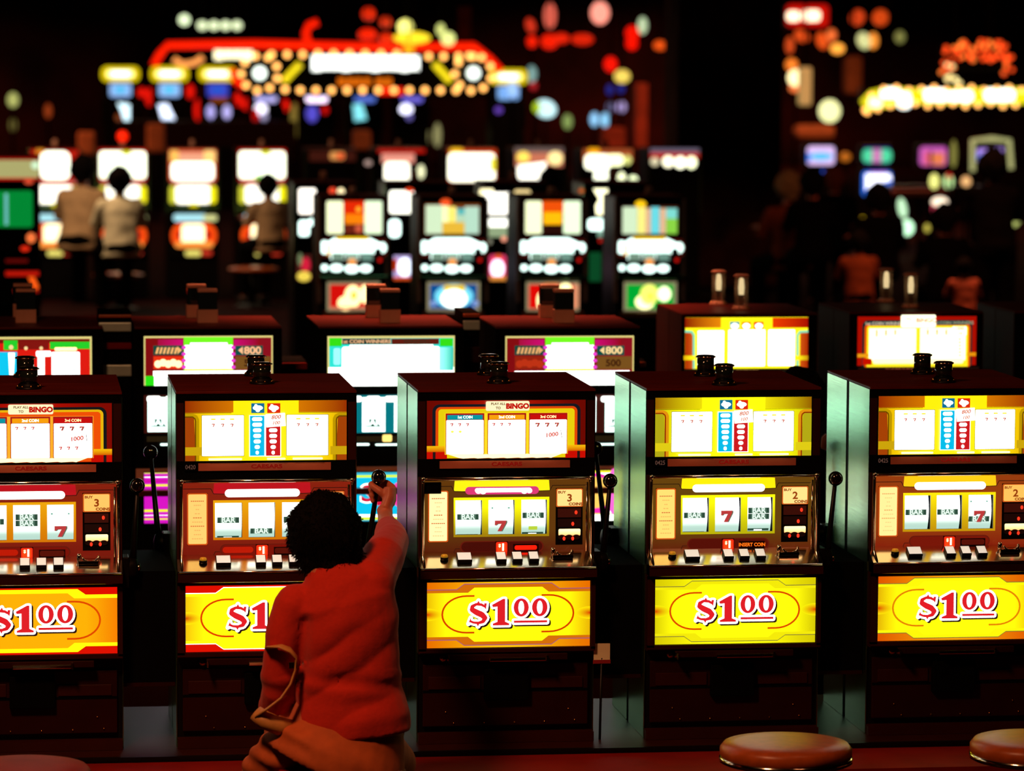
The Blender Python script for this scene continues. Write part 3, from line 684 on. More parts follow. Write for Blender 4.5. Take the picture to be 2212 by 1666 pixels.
bl = ['steel-sided machine facing away behind the leftmost front machine', 'machine facing away behind the one whose lever is pulled',
      'machine facing away behind the BINGO slot machine', 'machine facing away behind the all-yellow slot machine', 'machine facing away behind the rightmost front slot machine']
for i in range(5): back_machine(xc[i], bl[i], i != 2)
cl = [(62, 840, 55, 815), (566, 829, 553, 812), (1078, 828, 1056, 810), (1564, 832, 1524, 812), (2038, 826, 1992, 808)]
cn = ['leftmost front machine', 'machine being played', 'BINGO slot machine', 'all-yellow slot machine', 'rightmost front machine']
for (a_, b_, c_, d_), n_ in zip(cl, cn):
    candle(a_, b_, 'black signal lamp nearer the camera on top of the ' + n_, 'signal lamps on the front bank')
    candle(c_, d_, 'black signal lamp farther back on top of the ' + n_, 'signal lamps on the front bank')

# ------------------------------------------------------------------ bench under the bank
t = empty('machine_bench', (.3, .3, 0), 'long dark red bench carrying the front bank of slot machines', 'bench')
MB().box(-3.0, 4.2, -.42, .42, 0.02, .43, 'matte').build('bench_body', t)
MB().box(-3.0, 4.2, -.44, .44, .43, ZB - .001, 'brown').build('bench_top', t)
MB().box(-3.0, 4.2, -.455, -.44, .425, ZB, 'black').build('edge_trim', t)
t2 = empty('foot_ledge', (.3, -.33, 0), 'red ledge running along the front of the slot machine bench', 'ledge')
MB().box(-3.0, 4.2, -.16, .16, .02, .425, 'matte').build('ledge_body', t2)
MB().box(-3.0, 4.2, -.165, .165, .425, .445, 'benchred').build('ledge_top', t2)
p = at(1300, 1408, -.03)
b = MB(); b.box(-.026, .026, -.001, .001, -.026, .026, 'card'); o = b.build('notice_card', None, p); tag(o, 'small white card with red foot standing in the gap right of the BINGO machine', 'card')
MB().box(-.028, .028, -.0012, .0012, -.038, -.0262, 'redcard').build('red_foot', o)
MB().tube([(0, .002, -.02), (0, .03, -.3), (.0, .03, p.z * -1 + .461)], .004, 'black', 8).build('card_stem', o)

for i in range(4):
    xl, xr = xc[i] + .2815, xc[i + 1] - .2815
    t = empty('filler_cabinet', ((xl + xr) / 2, .05, 0), 'black filler cabinet closing the gap ' + ('left of the machine whose lever is pulled', 'between the person and the BINGO slot machine', 'between the BINGO and the all-yellow slot machine', 'right of the all-yellow slot machine')[i], 'cabinet', 'black fillers between the front slot machines')
    hw = (xr - xl) / 2 - .002
    MB().box(-hw, hw, 0, .5, V(1482) + ZB, V(1232) + ZB, 'matte').build('body', t); MB().box(-hw, hw, -.004, .0, V(1482) + ZB, V(1474) + ZB, 'door').build('lower_edge', t)
# ------------------------------------------------------------------ stools
def stool(px, py, label, z=.66, Y=None, vin='vinyl', r=.19, g='stools with padded round seats'):
    p = on_z(px, py, z) if Y is None else at(px, py, Y); 
    t = empty('stool', (p.x, p.y, 0), label, 'stool', g)
    b = MB(); b.lathe([(r * .55, z - .06), (r * .95, z - .055), (r, z - .04), (r * 1.0, z - .02), (r * .94, z - .006), (r * .7, z + .001), (r * .3, z + .002), (.002, z + .002)], vin, n=40); b.build('seat', t)
    MB().lathe([(r * .97, z - .062), (r * 1.01, z - .058), (r * 1.01, z - .046), (r * .97, z - .044)], 'chrome', n=36).build('seat_rim', t)
    MB().lathe([(.03, .02), (.03, z - .06)], 'black', n=16).build('post', t)
    MB().lathe([(.2, 0), (.2, .015), (.06, .03), (.03, .05)], 'black', n=28).build('base', t)
    return t
stool(1698, 1601, 'round tan stool in front of the all-yellow slot machine', z=.66)
stool(2238, 1594, 'round tan stool cut off by the lower right corner of the picture', z=.66)
stool(48, 1652, 'dull red round stool cut off by the lower left corner of the picture', z=.64, vin='benchred')

# ------------------------------------------------------------------ people
def remesh(mb, name, k, voxel=.01, smooth=6, fn=None):
    """one continuous skin over a set of overlapping limbs"""
    me = mb.build(name + '_tmp', me_only=True); o = bpy.data.objects.new(name + '_tmp', me); COL.objects.link(o)
    r = o.modifiers.new('r', 'REMESH'); r.mode = 'VOXEL'; r.voxel_size = voxel; r.use_smooth_shade = True
    s = o.modifiers.new('s', 'SMOOTH'); s.factor = .5; s.iterations = smooth
    dg = bpy.context.evaluated_depsgraph_get(); dg.update()
    m2 = bpy.data.meshes.new_from_object(o.evaluated_get(dg)); m2.name = name
    bpy.data.objects.remove(o); bpy.data.meshes.remove(me)
    if fn:
        for v in m2.vertices: v.co = fn(v.co.copy(), v.normal.copy())
    m2.materials.clear(); m2.materials.append(M[k]); m2.polygons.foreach_set('use_smooth', [True] * len(m2.polygons)); m2.update()
    return m2
M.update(
    skin=mat('skin', (.55, .14, .065), .5, var=.08, scale=20, bump=.05),
    jacket=mat('red_knit', (.52, .022, .009), .9, var=.05, scale=90, bump=.2, spec=.2, sheen=.1, dist=.004),
    sleeve=mat('pink_red_knit', (.62, .06, .045), .85, var=.1, scale=60, bump=.3, sheen=.2),
    skirt=mat('rust_cloth', (.46, .085, .012), .85, var=.15, scale=18, bump=.4),
    leather=mat('tan_leather', (.55, .25, .06), .5, bump=.2, scale=30),
    hair=mat('dark_hair', (.0022, .0009, .0006), .9, var=.4, scale=40, bump=.2, spec=.08, stretch=(1, 1, .2)),
    shirt_tan=mat('tan_shirt', (.50, .33, .17), .9, bump=.4, scale=12, dist=.01), shirt_white=mat('off_white_shirt', (.8, .75, .5), .9, bump=.4, scale=12, dist=.01),
    shirt_brown=mat('rust_shirt', (.16, .03, .008), .95, spec=.1), shirt_dark=mat('black_jacket', (.0018, .001, .001), .95, spec=.03), trousers=mat('black_trousers', (.0018, .001, .001), .95, spec=.03),
    hair_grey=mat('sandy_hair', (.3, .18, .07), .8), rust_cap=mat('rust_cap', (.22, .035, .01), .8), orange_cloth=mat('orange_cloth', (.36, .06, .018), .8),
)
def mesh_obj(name, me, parent=None, loc=None):
    o = bpy.data.objects.new(name, me); COL.objects.link(o)
    if parent: o.parent = parent
    if loc: o.location = loc
    return o
_pc = {}
def seated_person(loc, label, shirt, hair='hair', rz=0.0, s=1.0, lean=0.0, pants='trousers', standing=False, group=None):
    key = (standing,)
    if key not in _pc:
        up = (0, 1, 0)
        dz = .22 if standing else 0
        def Z(p): return (p[0], p[1], p[2] + dz)
        head = Z((0, .09, 1.34))
        b = MB(); b.ball(head, .092, 'skin', 20, (.85, 1.0, 1.22)); b.ball(Z((0, .175, 1.325)), .02, 'skin', 8, (.7, 1.1, 1)); b.ball(Z((.08, .085, 1.33)), .022, 'skin', 8, (.5, .8, 1.3)); b.ball(Z((-.08, .085, 1.33)), .022, 'skin', 8, (.5, .8, 1.3))
        b.tube([Z((0, .06, 1.12)), Z((0, .075, 1.27))], .052, 'skin', 12, up=up)
        b.tube([Z((0, 0, .68)), Z((0, .02, .9)), Z((0, .05, 1.08)), Z((0, .06, 1.16))], [(.14, .10), (.13, .09), (.15, .09), (.09, .07)], 'skin', 14, up=up)
        for sg in (-1, 1):
            b.tube([Z((sg * .16, .06, 1.11)), Z((sg * .22, .14, .92)), Z((sg * .15, .36, .97)), Z((sg * .145, .41, .98))], [.042, .036, .026, .022], 'skin', 10)
            b.ball(Z((sg * .143, .45, .985)), .036, 'skin', 10, (.9, 1.2, .5))
            for i in range(4): b.tube([Z((sg * (.12 + i * .016), .475, .985)), Z((sg * (.118 + i * .017), .52, .978)), Z((sg * (.118 + i * .017), .54, .958))], [.009, .008, .007], 'skin', 6)
            b.tube([Z((sg * .11, .44, .98)), Z((sg * .09, .48, .975))], [.010, .008], 'skin', 6)
            if standing: b.tube([(sg * .09, .02, .9), (sg * .1, .03, .5), (sg * .1, 0, .08), (sg * .1, .1, .04)], [.075, .055, .04, .035], 'skin', 10)
            else: b.tube([(sg * .09, .03, .68), (sg * .12, .44, .64), (sg * .12, .42, .14), (sg * .12, .5, .06)], [.075, .055, .04, .035], 'skin', 10)
        body = remesh(b, 'person', 'skin', .011, 3)
        b = MB(); b.tube([Z((0, -.01, .62)), Z((0, .0, .74)), Z((0, .02, .9)), Z((0, .05, 1.06)), Z((0, .06, 1.15)), Z((0, .068, 1.19))], [(.19, .14), (.175, .135), (.165, .12), (.185, .12), (.15, .09), (.065, .06)], 'skin', 20, up=up)
        for sg in (-1, 1): b.ball(Z((sg * .165, .06, 1.11)), .07, 'skin', 12); b.tube([Z((sg * .165, .06, 1.11)), Z((sg * .225, .13, .93)), Z((sg * .19, .24, .93))], [.066, .057, .05], 'skin', 12)
        shirtm = remesh(b, 'shirt', 'skin', .013, 5, lambda c, n: c + n * .012 * noise.noise(c * 9))
        b = MB()
        for sg in (-1, 1):
            if standing: b.tube([(sg * .08, .0, .92), (sg * .1, .03, .5), (sg * .1, 0, .1)], [.115, .085, .07], 'skin', 12)
            else: b.tube([(sg * .09, -.02, .70), (sg * .13, .44, .655), (sg * .13, .44, .63), (sg * .12, .42, .12)], [.11, .08, .075, .06], 'skin', 12)
        b.ball((0, -.02, .7 + dz), .15, 'skin', 16, (1.15, .95, .7))
        pantm = remesh(b, 'trousers', 'skin', .013, 5)
        b = MB(); b.ball(Z((0, .072, 1.36)), .122, 'skin', 22, (.98, 1.0, 1.05), .2); b.ball(Z((0, .03, 1.30)), .075, 'skin', 16, (1, .8, 1.1), .3)
        hairm = remesh(b, 'hair', 'skin', .010, 2, lambda c, n: c + n * .008 * noise.noise(c * 30))
        b = MB()
        for sg in (-1, 1): b.tube([(sg * .12, (.38 if not standing else -.04), .05), (sg * .12, (.62 if not standing else .2), .04)], [.05, .042], 'black', 12)
        shoem = b.build('shoe', me_only=True)
        _pc[key] = (body, shirtm, pantm, hairm, shoem)
    body, shirtm, pantm, hairm, shoem = _pc[key]
    o = mesh_obj('person', body, None, loc); o.rotation_euler = (-lean, 0, rz); o.scale = (s, s, s)
    tag(o, label, 'person', group)
    for nm, me, k in (('shirt', shirtm, shirt), ('trousers', pantm, pants), ('hair', hairm, hair), ('shoes', shoem, 'black')):
        mm = me.copy(); mm.materials.clear(); mm.materials.append(M[k]); mesh_obj(nm, mm, o)
    return o

# --- the person in the red jacket pulling the lever
YB = -.98
root_p = at(735, 1600, YB); root = Vector((root_p.x, YB, 0))
def W_(px, py, dy=0.0): return at(px, py, YB + dy) - root
up = (0, 1, 0)
kn_w = Vector((xc[1] + U(1332), -.055, V(1025) + ZB)) - root
hand = kn_w + Vector((.014, -.012, -.052)); wrist = kn_w + Vector((.014, -.072, -.118)); elbow = W_(846, 1170, .36); should = W_(800, 1262, .02)
b = MB()
hc = W_(705, 1152, .06)
b.ball(hc, .095, 'skin', 24, (.84, 1.0, 1.18))
for q, r_, sc in (((0, .098, -.012), .017, (.8, 1.1, 1.3)), ((0, .085, -.055), .022, (1.4, .7, .5)), ((.082, 0, -.01), .024, (.4, .8, 1.3)), ((-.082, 0, -.01), .024, (.4, .8, 1.3)), ((0, .07, -.095), .03, (1, .8, .7)), ((.034, .082, .012), .014, (1.2, .5, .6)), ((-.034, .082, .012), .014, (1.2, .5, .6))):
    b.ball(hc + Vector(q), r_, 'skin', 10, sc)
b.tube([W_(706, 1262, .0), W_(704, 1200, .04)], [.062, .052], 'skin', 14, up=up)
b.tube([W_(722, 1600), W_(752, 1480), W_(742, 1350), W_(722, 1275)], [(.15, .10), (.125, .09), (.14, .09), (.10, .06)], 'skin', 16, up=up)
b.tube([should, elbow, elbow.lerp(wrist, .5), wrist, wrist.lerp(hand, .4)], [.05, .040, .034, .0235, .025], 'skin', 14)
ls = W_(632, 1312, .0); le = W_(603, 1492, .03); lw = W_(650, 1510, .30)
b.tube([ls, le, lw], [.05, .042, .027], 'skin', 12); b.ball(lw + Vector((.02, .05, -.01)), .038, 'skin', 10, (.9, 1.3, .5))
for i in range(4): b.tube([lw + Vector((-.005 + i * .016, .085, -.01)), lw + Vector((-.004 + i * .017, .125, -.02)), lw + Vector((-.004 + i * .017, .14, -.04))], [.009, .008, .007], 'skin', 6)
for sg in (-1, 1): b.tube([(sg * .10, .02, .68), (sg * .14, .34, .62), (sg * .13, .30, .14), (sg * .13, .40, .06)], [.09, .058, .04, .035], 'skin', 12)
# right hand: palm then four fingers wrapped round the lever below the ball, thumb across
b.tube([wrist.lerp(hand, .3), hand + Vector((.018, -.018, -.012)), hand + Vector((.020, -.010, .022))], [(.025, .018), (.034, .021), (.030, .019)], 'skin', 14, up=(1, 0, .2))
for i in range(4):
    z0 = .020 - i * .0175; r0 = (.0098, .0102, .0098, .0086)[i]; ex = (.0, .002, .0, -.005)[i]
    kx = hand + Vector((.030, -.006, z0)); ax = kn_w + Vector((0, 0, -.052 + z0 + .012))
    b.tube([kx, ax + Vector((.028 + ex, .018, 0)), ax + Vector((.010, .030, 0)), ax + Vector((-.014, .024, -.001)), ax + Vector((-.023 - ex, .006, -.002)), ax + Vector((-.020, -.008, -.003))], [r0 * 1.08, r0 * 1.05, r0, r0 * .95, r0 * .9, r0 * .78], 'skin', 8)
b.tube([hand + Vector((.008, -.026, -.006)), hand + Vector((-.014, -.024, .012)), hand + Vector((-.034, -.014, .026)), hand + Vector((-.044, -.004, .036))], [.013, .0125, .011, .009], 'skin', 8)
b.tube([W_(706, 1290, .0), should], [.06, .055], 'skin', 10); b.tube([W_(706, 1290, .0), ls], [.06, .05], 'skin', 10)
person = mesh_obj('person', remesh(b, 'person', 'skin', .0042, 2), None, root)
tag(person, 'seated person in a red jacket, seen from behind, right arm raised to a lever', 'person')
# jacket
b = MB()
b.tube([W_(766, 1583, -.01), W_(764, 1555, -.01), W_(757, 1510, 0), W_(752, 1455, .0), W_(748, 1400, .0), W_(744, 1345, .0), W_(736, 1300, .0), W_(724, 1268, .005), W_(712, 1246, .01), W_(706, 1228, .02)],
       [(.164, .125), (.165, .125), (.157, .118), (.152, .112), (.152, .112), (.157, .114), (.156, .108), (.130, .088), (.088, .068), (.062, .056)], 'skin', 28, up=up)
b.ball(W_(803, 1262, .0), .066, 'skin', 16, (1, 1, 1)); b.ball(W_(638, 1305, 0), .060, 'skin', 16)
b.tube([W_(800, 1262, .0), W_(826, 1205, .16), elbow], [.070, .064, .052], 'skin', 18)
cuff = elbow.lerp(wrist, .52)
b.tube([elbow + Vector((0, -.01, 0)), elbow.lerp(wrist, .3), cuff], [.052, .047, .040], 'skin', 18)
b.tube([W_(638, 1305, 0), W_(614, 1372, -.01), W_(606, 1440, .0), le], [.062, .056, .052, .052], 'skin', 16)
b.tube([le, W_(592, 1530, .06), lw.lerp(le, .35)], [.052, .05, .042], 'skin', 14)
def wrinkle(c, n):
    w_ = W_(755, 1440); d = 0.0
    rel = c - w_
    # diagonal pull folds rising to the raised arm, strongest at the lower left back
    if n.y < .5:
        ph = (c.z - w_.z) * 52 - (c.x - w_.x) * 36 + 2.2 * noise.noise(c * 6)
        amt = math.exp(-((rel.x + .03) ** 2) / .026 - (rel.z ** 2) / .026)
        d += .013 * amt * (abs(math.sin(ph * .5)) - .6)
        ph2 = (c.z - w_.z) * 60 + (c.x - w_.x) * 14; d += .007 * math.exp(-((rel.z + .035) / .03) ** 2) * math.sin(ph2)
    q0, q1 = W_(656, 1330), W_(648, 1490)
    if n.y < .3 and q1.z - .01 < c.z < q0.z + .02:
        xx = q1.x + (q0.x - q1.x) * (c.z - q1.z) / (q0.z - q1.z)
        k_ = min(1, (q0.z + .02 - c.z) / .03, (c.z - q1.z + .01) / .03); c = c + Vector((0, .022 * k_ * math.exp(-((c.x - xx) / .016) ** 2), 0))
    d += .004 * noise.noise(c * 7) + .0012 * noise.noise(c * 26)
    return c + n * d
jk = mesh_obj('jacket', remesh(b, 'jacket', 'jacket', .006, 7, wrinkle), person)
# hair: noisy cap and fringe of short strands
b = MB(); hcen = W_(702, 1150, .05)
b.ball(hcen, .105, 'hair', 40, (1.0, 1.04, 1.13), .10); b.ball(hcen + Vector((.01, -.035, -.075)), .074, 'hair', 30, (1.12, .8, 1.0), .2, 3); b.ball(hcen + Vector((.045, -.02, -.055)), .058, 'hair', 24, (1, .9, 1.15), .2, 5)
hm = remesh(b, 'hair', 'hair', .006, 3, lambda c, n: c + n * (.006 * noise.noise(c * 16) + .003 * noise.noise(c * 60)))
bm = bmesh.new(); bm.from_mesh(hm); bm.normal_update(); rnd = random.Random(4)
vs = list(bm.verts)
for v in rnd.sample(vs, min(2600, len(vs))):
    n = v.normal; t = (n.cross(Vector((rnd.uniform(-1, 1), rnd.uniform(-1, 1), rnd.uniform(-1, 1))))).normalized()
    p = v.co.copy(); L = rnd.uniform(.007, .017); d = (n * rnd.uniform(.35, 1) + t * .7 + Vector((0, 0, -.5))).normalized()
    sd = d.cross(n).normalized() * .0011
    a0, a1, a2 = bm.verts.new(p - sd), bm.verts.new(p + sd), bm.verts.new(p + d * L + Vector((0, 0, -L * .3)))
    am = bm.verts.new(p + d * L * .5 + sd * .6 + n * .002); bm.faces.new((a0, a1, am)); bm.faces.new((a0, am, a2))
bm.to_mesh(hm); bm.free(); mesh_obj('hair', hm, person)
# skirt over seat and thighs
b = MB()
b.tube([W_(724, 1650, 0), W_(735, 1622, -.005), W_(752, 1592, 0), W_(758, 1560, 0)], [(.215, .175), (.205, .165), (.175, .135), (.158, .118)], 'skin', 26, up=up)
b.tube([W_(640, 1600, .02), W_(600, 1632, .03), W_(575, 1665, .1), W_(575, 1672, .34)], [.075, .070, .072, .07], 'skin', 16)
b.tube([W_(800, 1625, .02), W_(850, 1650, .34)], [.1, .07], 'skin', 16)
mesh_obj('skirt', remesh(b, 'skirt', 'skirt', .009, 5, lambda c, n: c + n * (.0035 * math.sin(c.z * 110 + c.x * 40) * (1 if c.x < -.1 else .1) + .003 * noise.noise(c * 9))), person)
b = MB()
for sg in (-1, 1): b.tube([(sg * .13, .26, .05), (sg * .13, .46, .04)], [.045, .038], 'black', 12)
b.build('shoes', person)
# handbag slung over the left forearm
hb = empty('handbag', root + W_(575, 1540, -.05), 'tan leather handbag slung over the left arm of the person in the red jacket', 'handbag')
o0 = hb.location - root
def H(px, py, dy): return W_(px, py, dy) - o0
b = MB(); b.tube([H(584, 1404, .03), H(586, 1398, -.065), H(606, 1396, -.088), H(626, 1404, -.085), H(640, 1420, -.08), H(638, 1448, -.08), H(628, 1478, -.085), H(608, 1508, -.09), H(580, 1530, -.085), H(556, 1546, -.06)], [(.004, .017)] * 10, 'leather', 8, up=(0, -1, 0)); b.build('strap', hb)
p_ = H(633, 1437, -.086); MB().box(p_.x - .013, p_.x + .013, p_.y - .005, p_.y + .003, p_.z - .010, p_.z + .010, 'gold', .002).build('buckle', hb)
b = MB(); b.tube([H(552, 1540, -.04), H(572, 1556, -.05), H(600, 1568, -.05), H(640, 1572, -.02)], [(.030, .022), (.036, .026), (.034, .026), (.02, .02)], 'leather', 14); b.build('pouch', hb)
st_ = stool(735, 1660, 'round red stool the person in the red jacket sits on', Y=YB, z=.585, vin='benchred')

# ------------------------------------------------------------------ second row
P2 = on_z(845, 704.5, 1.575); Y2 = P2.y
def conv(cx, Y):
    def f(x, y):
        p = at(x, y, Y); return (p.x - cx, p.z)
    return f
def art_px(name, parent, cx, Y, specs, back=None, yo=-.004, k='black', th=.01):
    f = conv(cx, Y); a = Art(eps=.0005)
    if back:
        p, q = f(back[0], back[3]), f(back[2], back[1]); a.plate(p[0], p[1], q[0], q[1], th, k)
    for sp in specs:
        t = sp[0]
        if t == 'r': p, q = f(sp[1], sp[4]), f(sp[2 + 1], sp[2]); a.rect(p[0], p[1], q[0], q[1], sp[5])
        elif t == 'g':   # left colour to right colour print
            p, q = f(sp[1], sp[4]), f(sp[3], sp[2]); a.rect(p[0], p[1], q[0], q[1], (lambda A, B, p0, q0: (lambda u, v: lerp(A, B, (u - p0) / (q0 - p0))))(sp[5], sp[6], p[0], q[0]), 4, 1)
        elif t == 'rr': p, q = f(sp[1], sp[4]), f(sp[3], sp[2]); a.rr(p[0], p[1], q[0], q[1], sp[6] * (q[0] - p[0]) / (sp[3] - sp[1]), sp[5])
        elif t == 'e': c = f(sp[1], sp[2]); c2 = f(sp[1] + sp[3], sp[2] + sp[4]); a.ell(c[0], c[1], c2[0] - c[0], c[1] - c2[1], sp[5], 20)
        elif t == 'p': a.poly([f(*q) for q in sp[1]], sp[2])
        elif t == 'l': w_ = f(sp[2], 0)[0] - f(0, 0)[0]; a.line([f(*q) for q in sp[1]], w_, sp[3])
        elif t == 't': c = f(sp[2], sp[3]); c2 = f(sp[2], sp[3] + sp[4]); a.text(sp[1], c[0], c[1], (c[1] - c2[1]) * 1.35, sp[5], .03, sp[6] if len(sp) > 6 else 1)
    return a.build(name, parent, (0, yo, 0))
def row2(cxp, ctop, label, award, reels, bellyspec, side='matte', Y=Y2, lamp='box', top='top', glass=(14, 725, 14, 832)):
    c = on_z(cxp, ctop, 1.575); cx = c.x; Y = c.y
    t = empty('slot_machine', (cx, Y, 0), label, 'slot machine', 'slot machines in the second row')
    W = .2785; f = conv(cx, Y)
    b = MB(); b.box(-W, W, .014, .6, .46, 1.567, 'matte'); b.box(-W, W, .0, .014, f(0, 836)[1] if side != 'brown' else 1.27, 1.567 - .0, 'matte'); b.build('cabinet', t)
    MB().box(-W - .002, W + .002, -.004, .6, 1.567, 1.575, top, .002).build('top_panel', t)
    for sg in (-1, 1): MB().box(sg * (W + .002) - .0015, sg * (W + .002) + .0015, .0, .29, .46, 1.566, side).build('side_panel', t)
    for sg in (-1, 1): MB().box(sg * (W + .002) - .0015, sg * (W + .002) + .0015, .3, .598, .46, 1.566, side).build('side_panel', t)
    MB().box(-W, W, -.07, .014, .93, .955, 'deckred', .004).build('button_deck', t)
    MB().box(-W, W, -.03, .014, .46, .715, 'door').build('lower_door', t)
    MB().box(-W, W, -.02, .014, .955, 1.03, 'copper').build('speaker_panel', t)
    art_px('award_glass', t, cx, Y, award[1], award[0])
    art_px('reel_glass', t, cx, Y, reels[1], reels[0])
    art_px('belly_glass', t, cx, Y, bellyspec[1], bellyspec[0], -.03)
    return t
G = K(35, 200, 40, 1.1); MAG = K(200, 10, 110, 1.1); DRED = K(130, 10, 15); CRM = K(230, 215, 130)
def award_jack(x, left2, right2, lit=1.0):
    """magenta-edged glass with a white middle; x = left edge of the glass in the photo"""
    s = [('r', x, 725, x + 278, 833, CRM), ('g', x + 3, 729, x + 275, 833, DRED, K(140, 15, 30)),
         ('g', x + 30, 733, x + 84, 748, K(170, 15, 60), MAG), ('g', x + 194, 733, x + 250, 748, MAG, K(150, 10, 20)),
         ('r', x + 86, 728, x + 192, 802, K(110, 240, 30, 1.2)), ('r', x + 100, 740, x + 180, 800, WHITE), ('r', x + 88, 745, x + 191, 800, WHITE),
         ('r', x + 88, 796, x + 191, 803, K(240, 240, 30, 1.2)), ('r', x + 20, 800, x + 268, 833, WHITE), ('r', x + 3, 812, x + 22, 833, K(40, 220, 20, 1.1)),
         ('r', x + 20, 746, x + 84, 767, K(10, 70, 60)), ('p', [(x + 72, 748), (x + 82, 756), (x + 72, 765)], left2[0]), *[('p', [(x + 24 + i * 8, 764), (x + 29 + i * 8, 764), (x + 33 + i * 8, 750), (x + 28 + i * 8, 750)], left2[0]) for i in range(6)],
         ('r', x + 20, 769, x + 84, 797, left2[1]), *[('e', x + 30 + i * 11, 786 - (i % 2) * 3, 8, 8, left2[2]) for i in range(5)],
         ('r', x + 197, 746, x + 256, 767, K(10, 80, 70)), ('p', [(x + 213, 748), (x + 203, 756), (x + 213, 765)], right2[0]), ('t', '800', x + 234, 757, 16, right2[0], 1.15),
         ('r', x + 197, 769, x + 272, 797, K(120, 80, 30)), ('t', '500', x + 232, 784, 15, K(60, 25, 10), 1.1)]
    for i in range(4): s.append(('e', x + 86, 750 + i * 14, 5, 4, K(230, 60, 200, 1.2))); s.append(('e', x + 192, 750 + i * 14, 5, 4, K(230, 60, 200, 1.2)))
    return ((x - 2, 722, x + 280, 834), s)
def reels2(x, blue=True):
    s = [('r', x, 852, x + 278, 936, K(0, 120, 130) if blue else K(60, 15, 10))]
    for i in range(4):
        xa = x + 8 + 69 * i; s += [('r', xa, 858, xa + 50, 933, COOL), ('r', xa + 6, 905, xa + 40, 922, K(40, 80, 65)), ('t', 'BAR', xa + 23, 913, 14, COOL)]
    for i in range(7): s.append(('rr', x + 6 + i * 40, 855, x + 36 + i * 40, 868, WHITE, 5))
    s += [('r', x + 6, 940, x + 270, 954, K(35, 25, 10)), ('rr', x + 120, 938, x + 141, 954, K(255, 220, 120, 1.4), 4), ('rr', x + 35, 957, x + 92, 962, COOL, 2), ('rr', x + 105, 957, x + 240, 962, COOL, 2)]
    return ((x, 850, x + 278, 966), s)
CY = K(10, 195, 235, 1.1)
bel_cyan = ((704, 1015, 984, 1126), [('r', 706, 1017, 982, 1125, K(60, 190, 220)), ('r', 712, 1023, 976, 1122, K(220, 255, 40, 1.2)), ('r', 716, 1028, 972, 1116, CY), ('p', [(860, 1022), (984, 1022), (984, 1122), (860, 1122)], (2.0, 1.7, .4)), ('e', 858, 1066, 14, 26, K(240, 60, 160, 1.2)), ('t', 'S', 792, 1066, 42, WHITE, 1.3), ('t', 'S', 792, 1066, 36, K(220, 20, 60), 1.3), ('r', 812, 1078, 826, 1090, K(225, 20, 60)), ('l', [(706, 1112), (982, 1112)], 5, WHITE)])
bel_str = lambda x: ((x, 1015, x + 280, 1130), [('r', x, 1017, x + 278, 1129, K(210, 20, 190, 1.1))] + [('r', x, y, x + 278, y + h, c) for y, h, c in ((1017, 5, K(235, 230, 90)), (1026, 4, WHITE), (1034, 5, MAG), (1042, 7, K(240, 240, 30, 1.2)), (1054, 4, WHITE), (1096, 8, K(235, 240, 20, 1.2)), (1108, 4, WHITE), (1115, 6, K(240, 230, 20, 1.2)))])
bel_rnd = lambda x: ((x, 1012, x + 280, 1126), [('r', x, 1014, x + 278, 1125, WHITE), ('r', x, 1014, x + 278, 1022, K(245, 235, 30, 1.2)), ('e', x + 180, 1065, 75, 45, K(240, 40, 170, 1.2)), ('e', x + 185, 1062, 55, 34, K(255, 195, 90, 1.3)), ('r', x + 232, 1020, x + 262, 1120, CY), ('r', x, 1106, x + 278, 1112, K(240, 240, 30, 1.2)), ('e', x + 232, 1060, 14, 50, K(250, 100, 200, 1.3))])
PK = K(255, 190, 140, 1.1); LT = K(250, 215, 150, 1.1)
row2(450, 706, 'second-row slot machine with magenta and white top glass, left of the cyan one', award_jack(311, (K(240, 180, 110, 1.1), K(235, 50, 20), (2, 1.4, .7)), (PK, 0)), reels2(311, False), bel_str(311))
s = [('r', 707, 725, 982, 833, CRM), ('r', 711, 730, 979, 833, K(40, 215, 200, 1.2)), ('r', 711, 730, 738, 748, K(50, 215, 20, 1.1)), ('r', 950, 731, 978, 748, K(50, 215, 20, 1.1)),
     ('r', 739, 731, 844, 744, K(10, 45, 40)), ('t', '1st COIN WINNERS', 790, 738, 8, K(245, 190, 140), 1.15), ('r', 845, 731, 948, 744, K(95, 25, 15)), ('t', 'WINNERS', 900, 738, 8, K(60, 40, 25), 1.2),
     ('rr', 720, 752, 735, 788, K(150, 240, 240, 1.3), 4), ('rr', 738, 748, 950, 834, WHITE, 6), ('r', 755, 744, 935, 834, WHITE), ('r', 709, 792, 980, 833, WHITE), ('g', 948, 750, 979, 800, K(150, 245, 235, 1.5), K(30, 195, 170, 1.1))]
row2(845, 704.5, 'second-row slot machine with bright cyan and white top glass', ((705, 722, 984, 834), s), reels2(705), bel_cyan)
row2(1227, 705, 'second-row slot machine with magenta and white top glass, right of the cyan one', award_jack(1091, (K(235, 175, 110), K(150, 35, 15), K(190, 50, 20)), (LT, 0)), reels2(1091, False), bel_rnd(1091))
s = [('r', -80, 727, 198, 833, CRM), ('r', -78, 732, 194, 833, K(215, 25, 15, 1.1)), ('r', -78, 732, 194, 742, K(120, 15, 12)), ('r', 8, 735, 38, 756, G), ('r', 40, 736, 105, 755, K(130, 20, 15)), ('r', 108, 738, 194, 754, G),
     ('rr', 118, 750, 166, 758, CREAM, 3), ('rr', 112, 760, 172, 834, WHITE, 3), ('rr', 78, 758, 110, 770, WHITE, 3), ('r', 82, 765, 96, 834, WHITE), ('r', -60, 760, 37, 834, CY), ('p', [(18, 762), (32, 762), (28, 834), (22, 834)], WHITE),
     ('e', 24, 750, 5, 5, LT), ('e', 56, 752, 4, 4, LT), ('e', 89, 752, 4, 4, LT), ('e', 160, 786, 2, 2, G), ('e', 160, 798, 2, 2, K(0, 160, 160))]
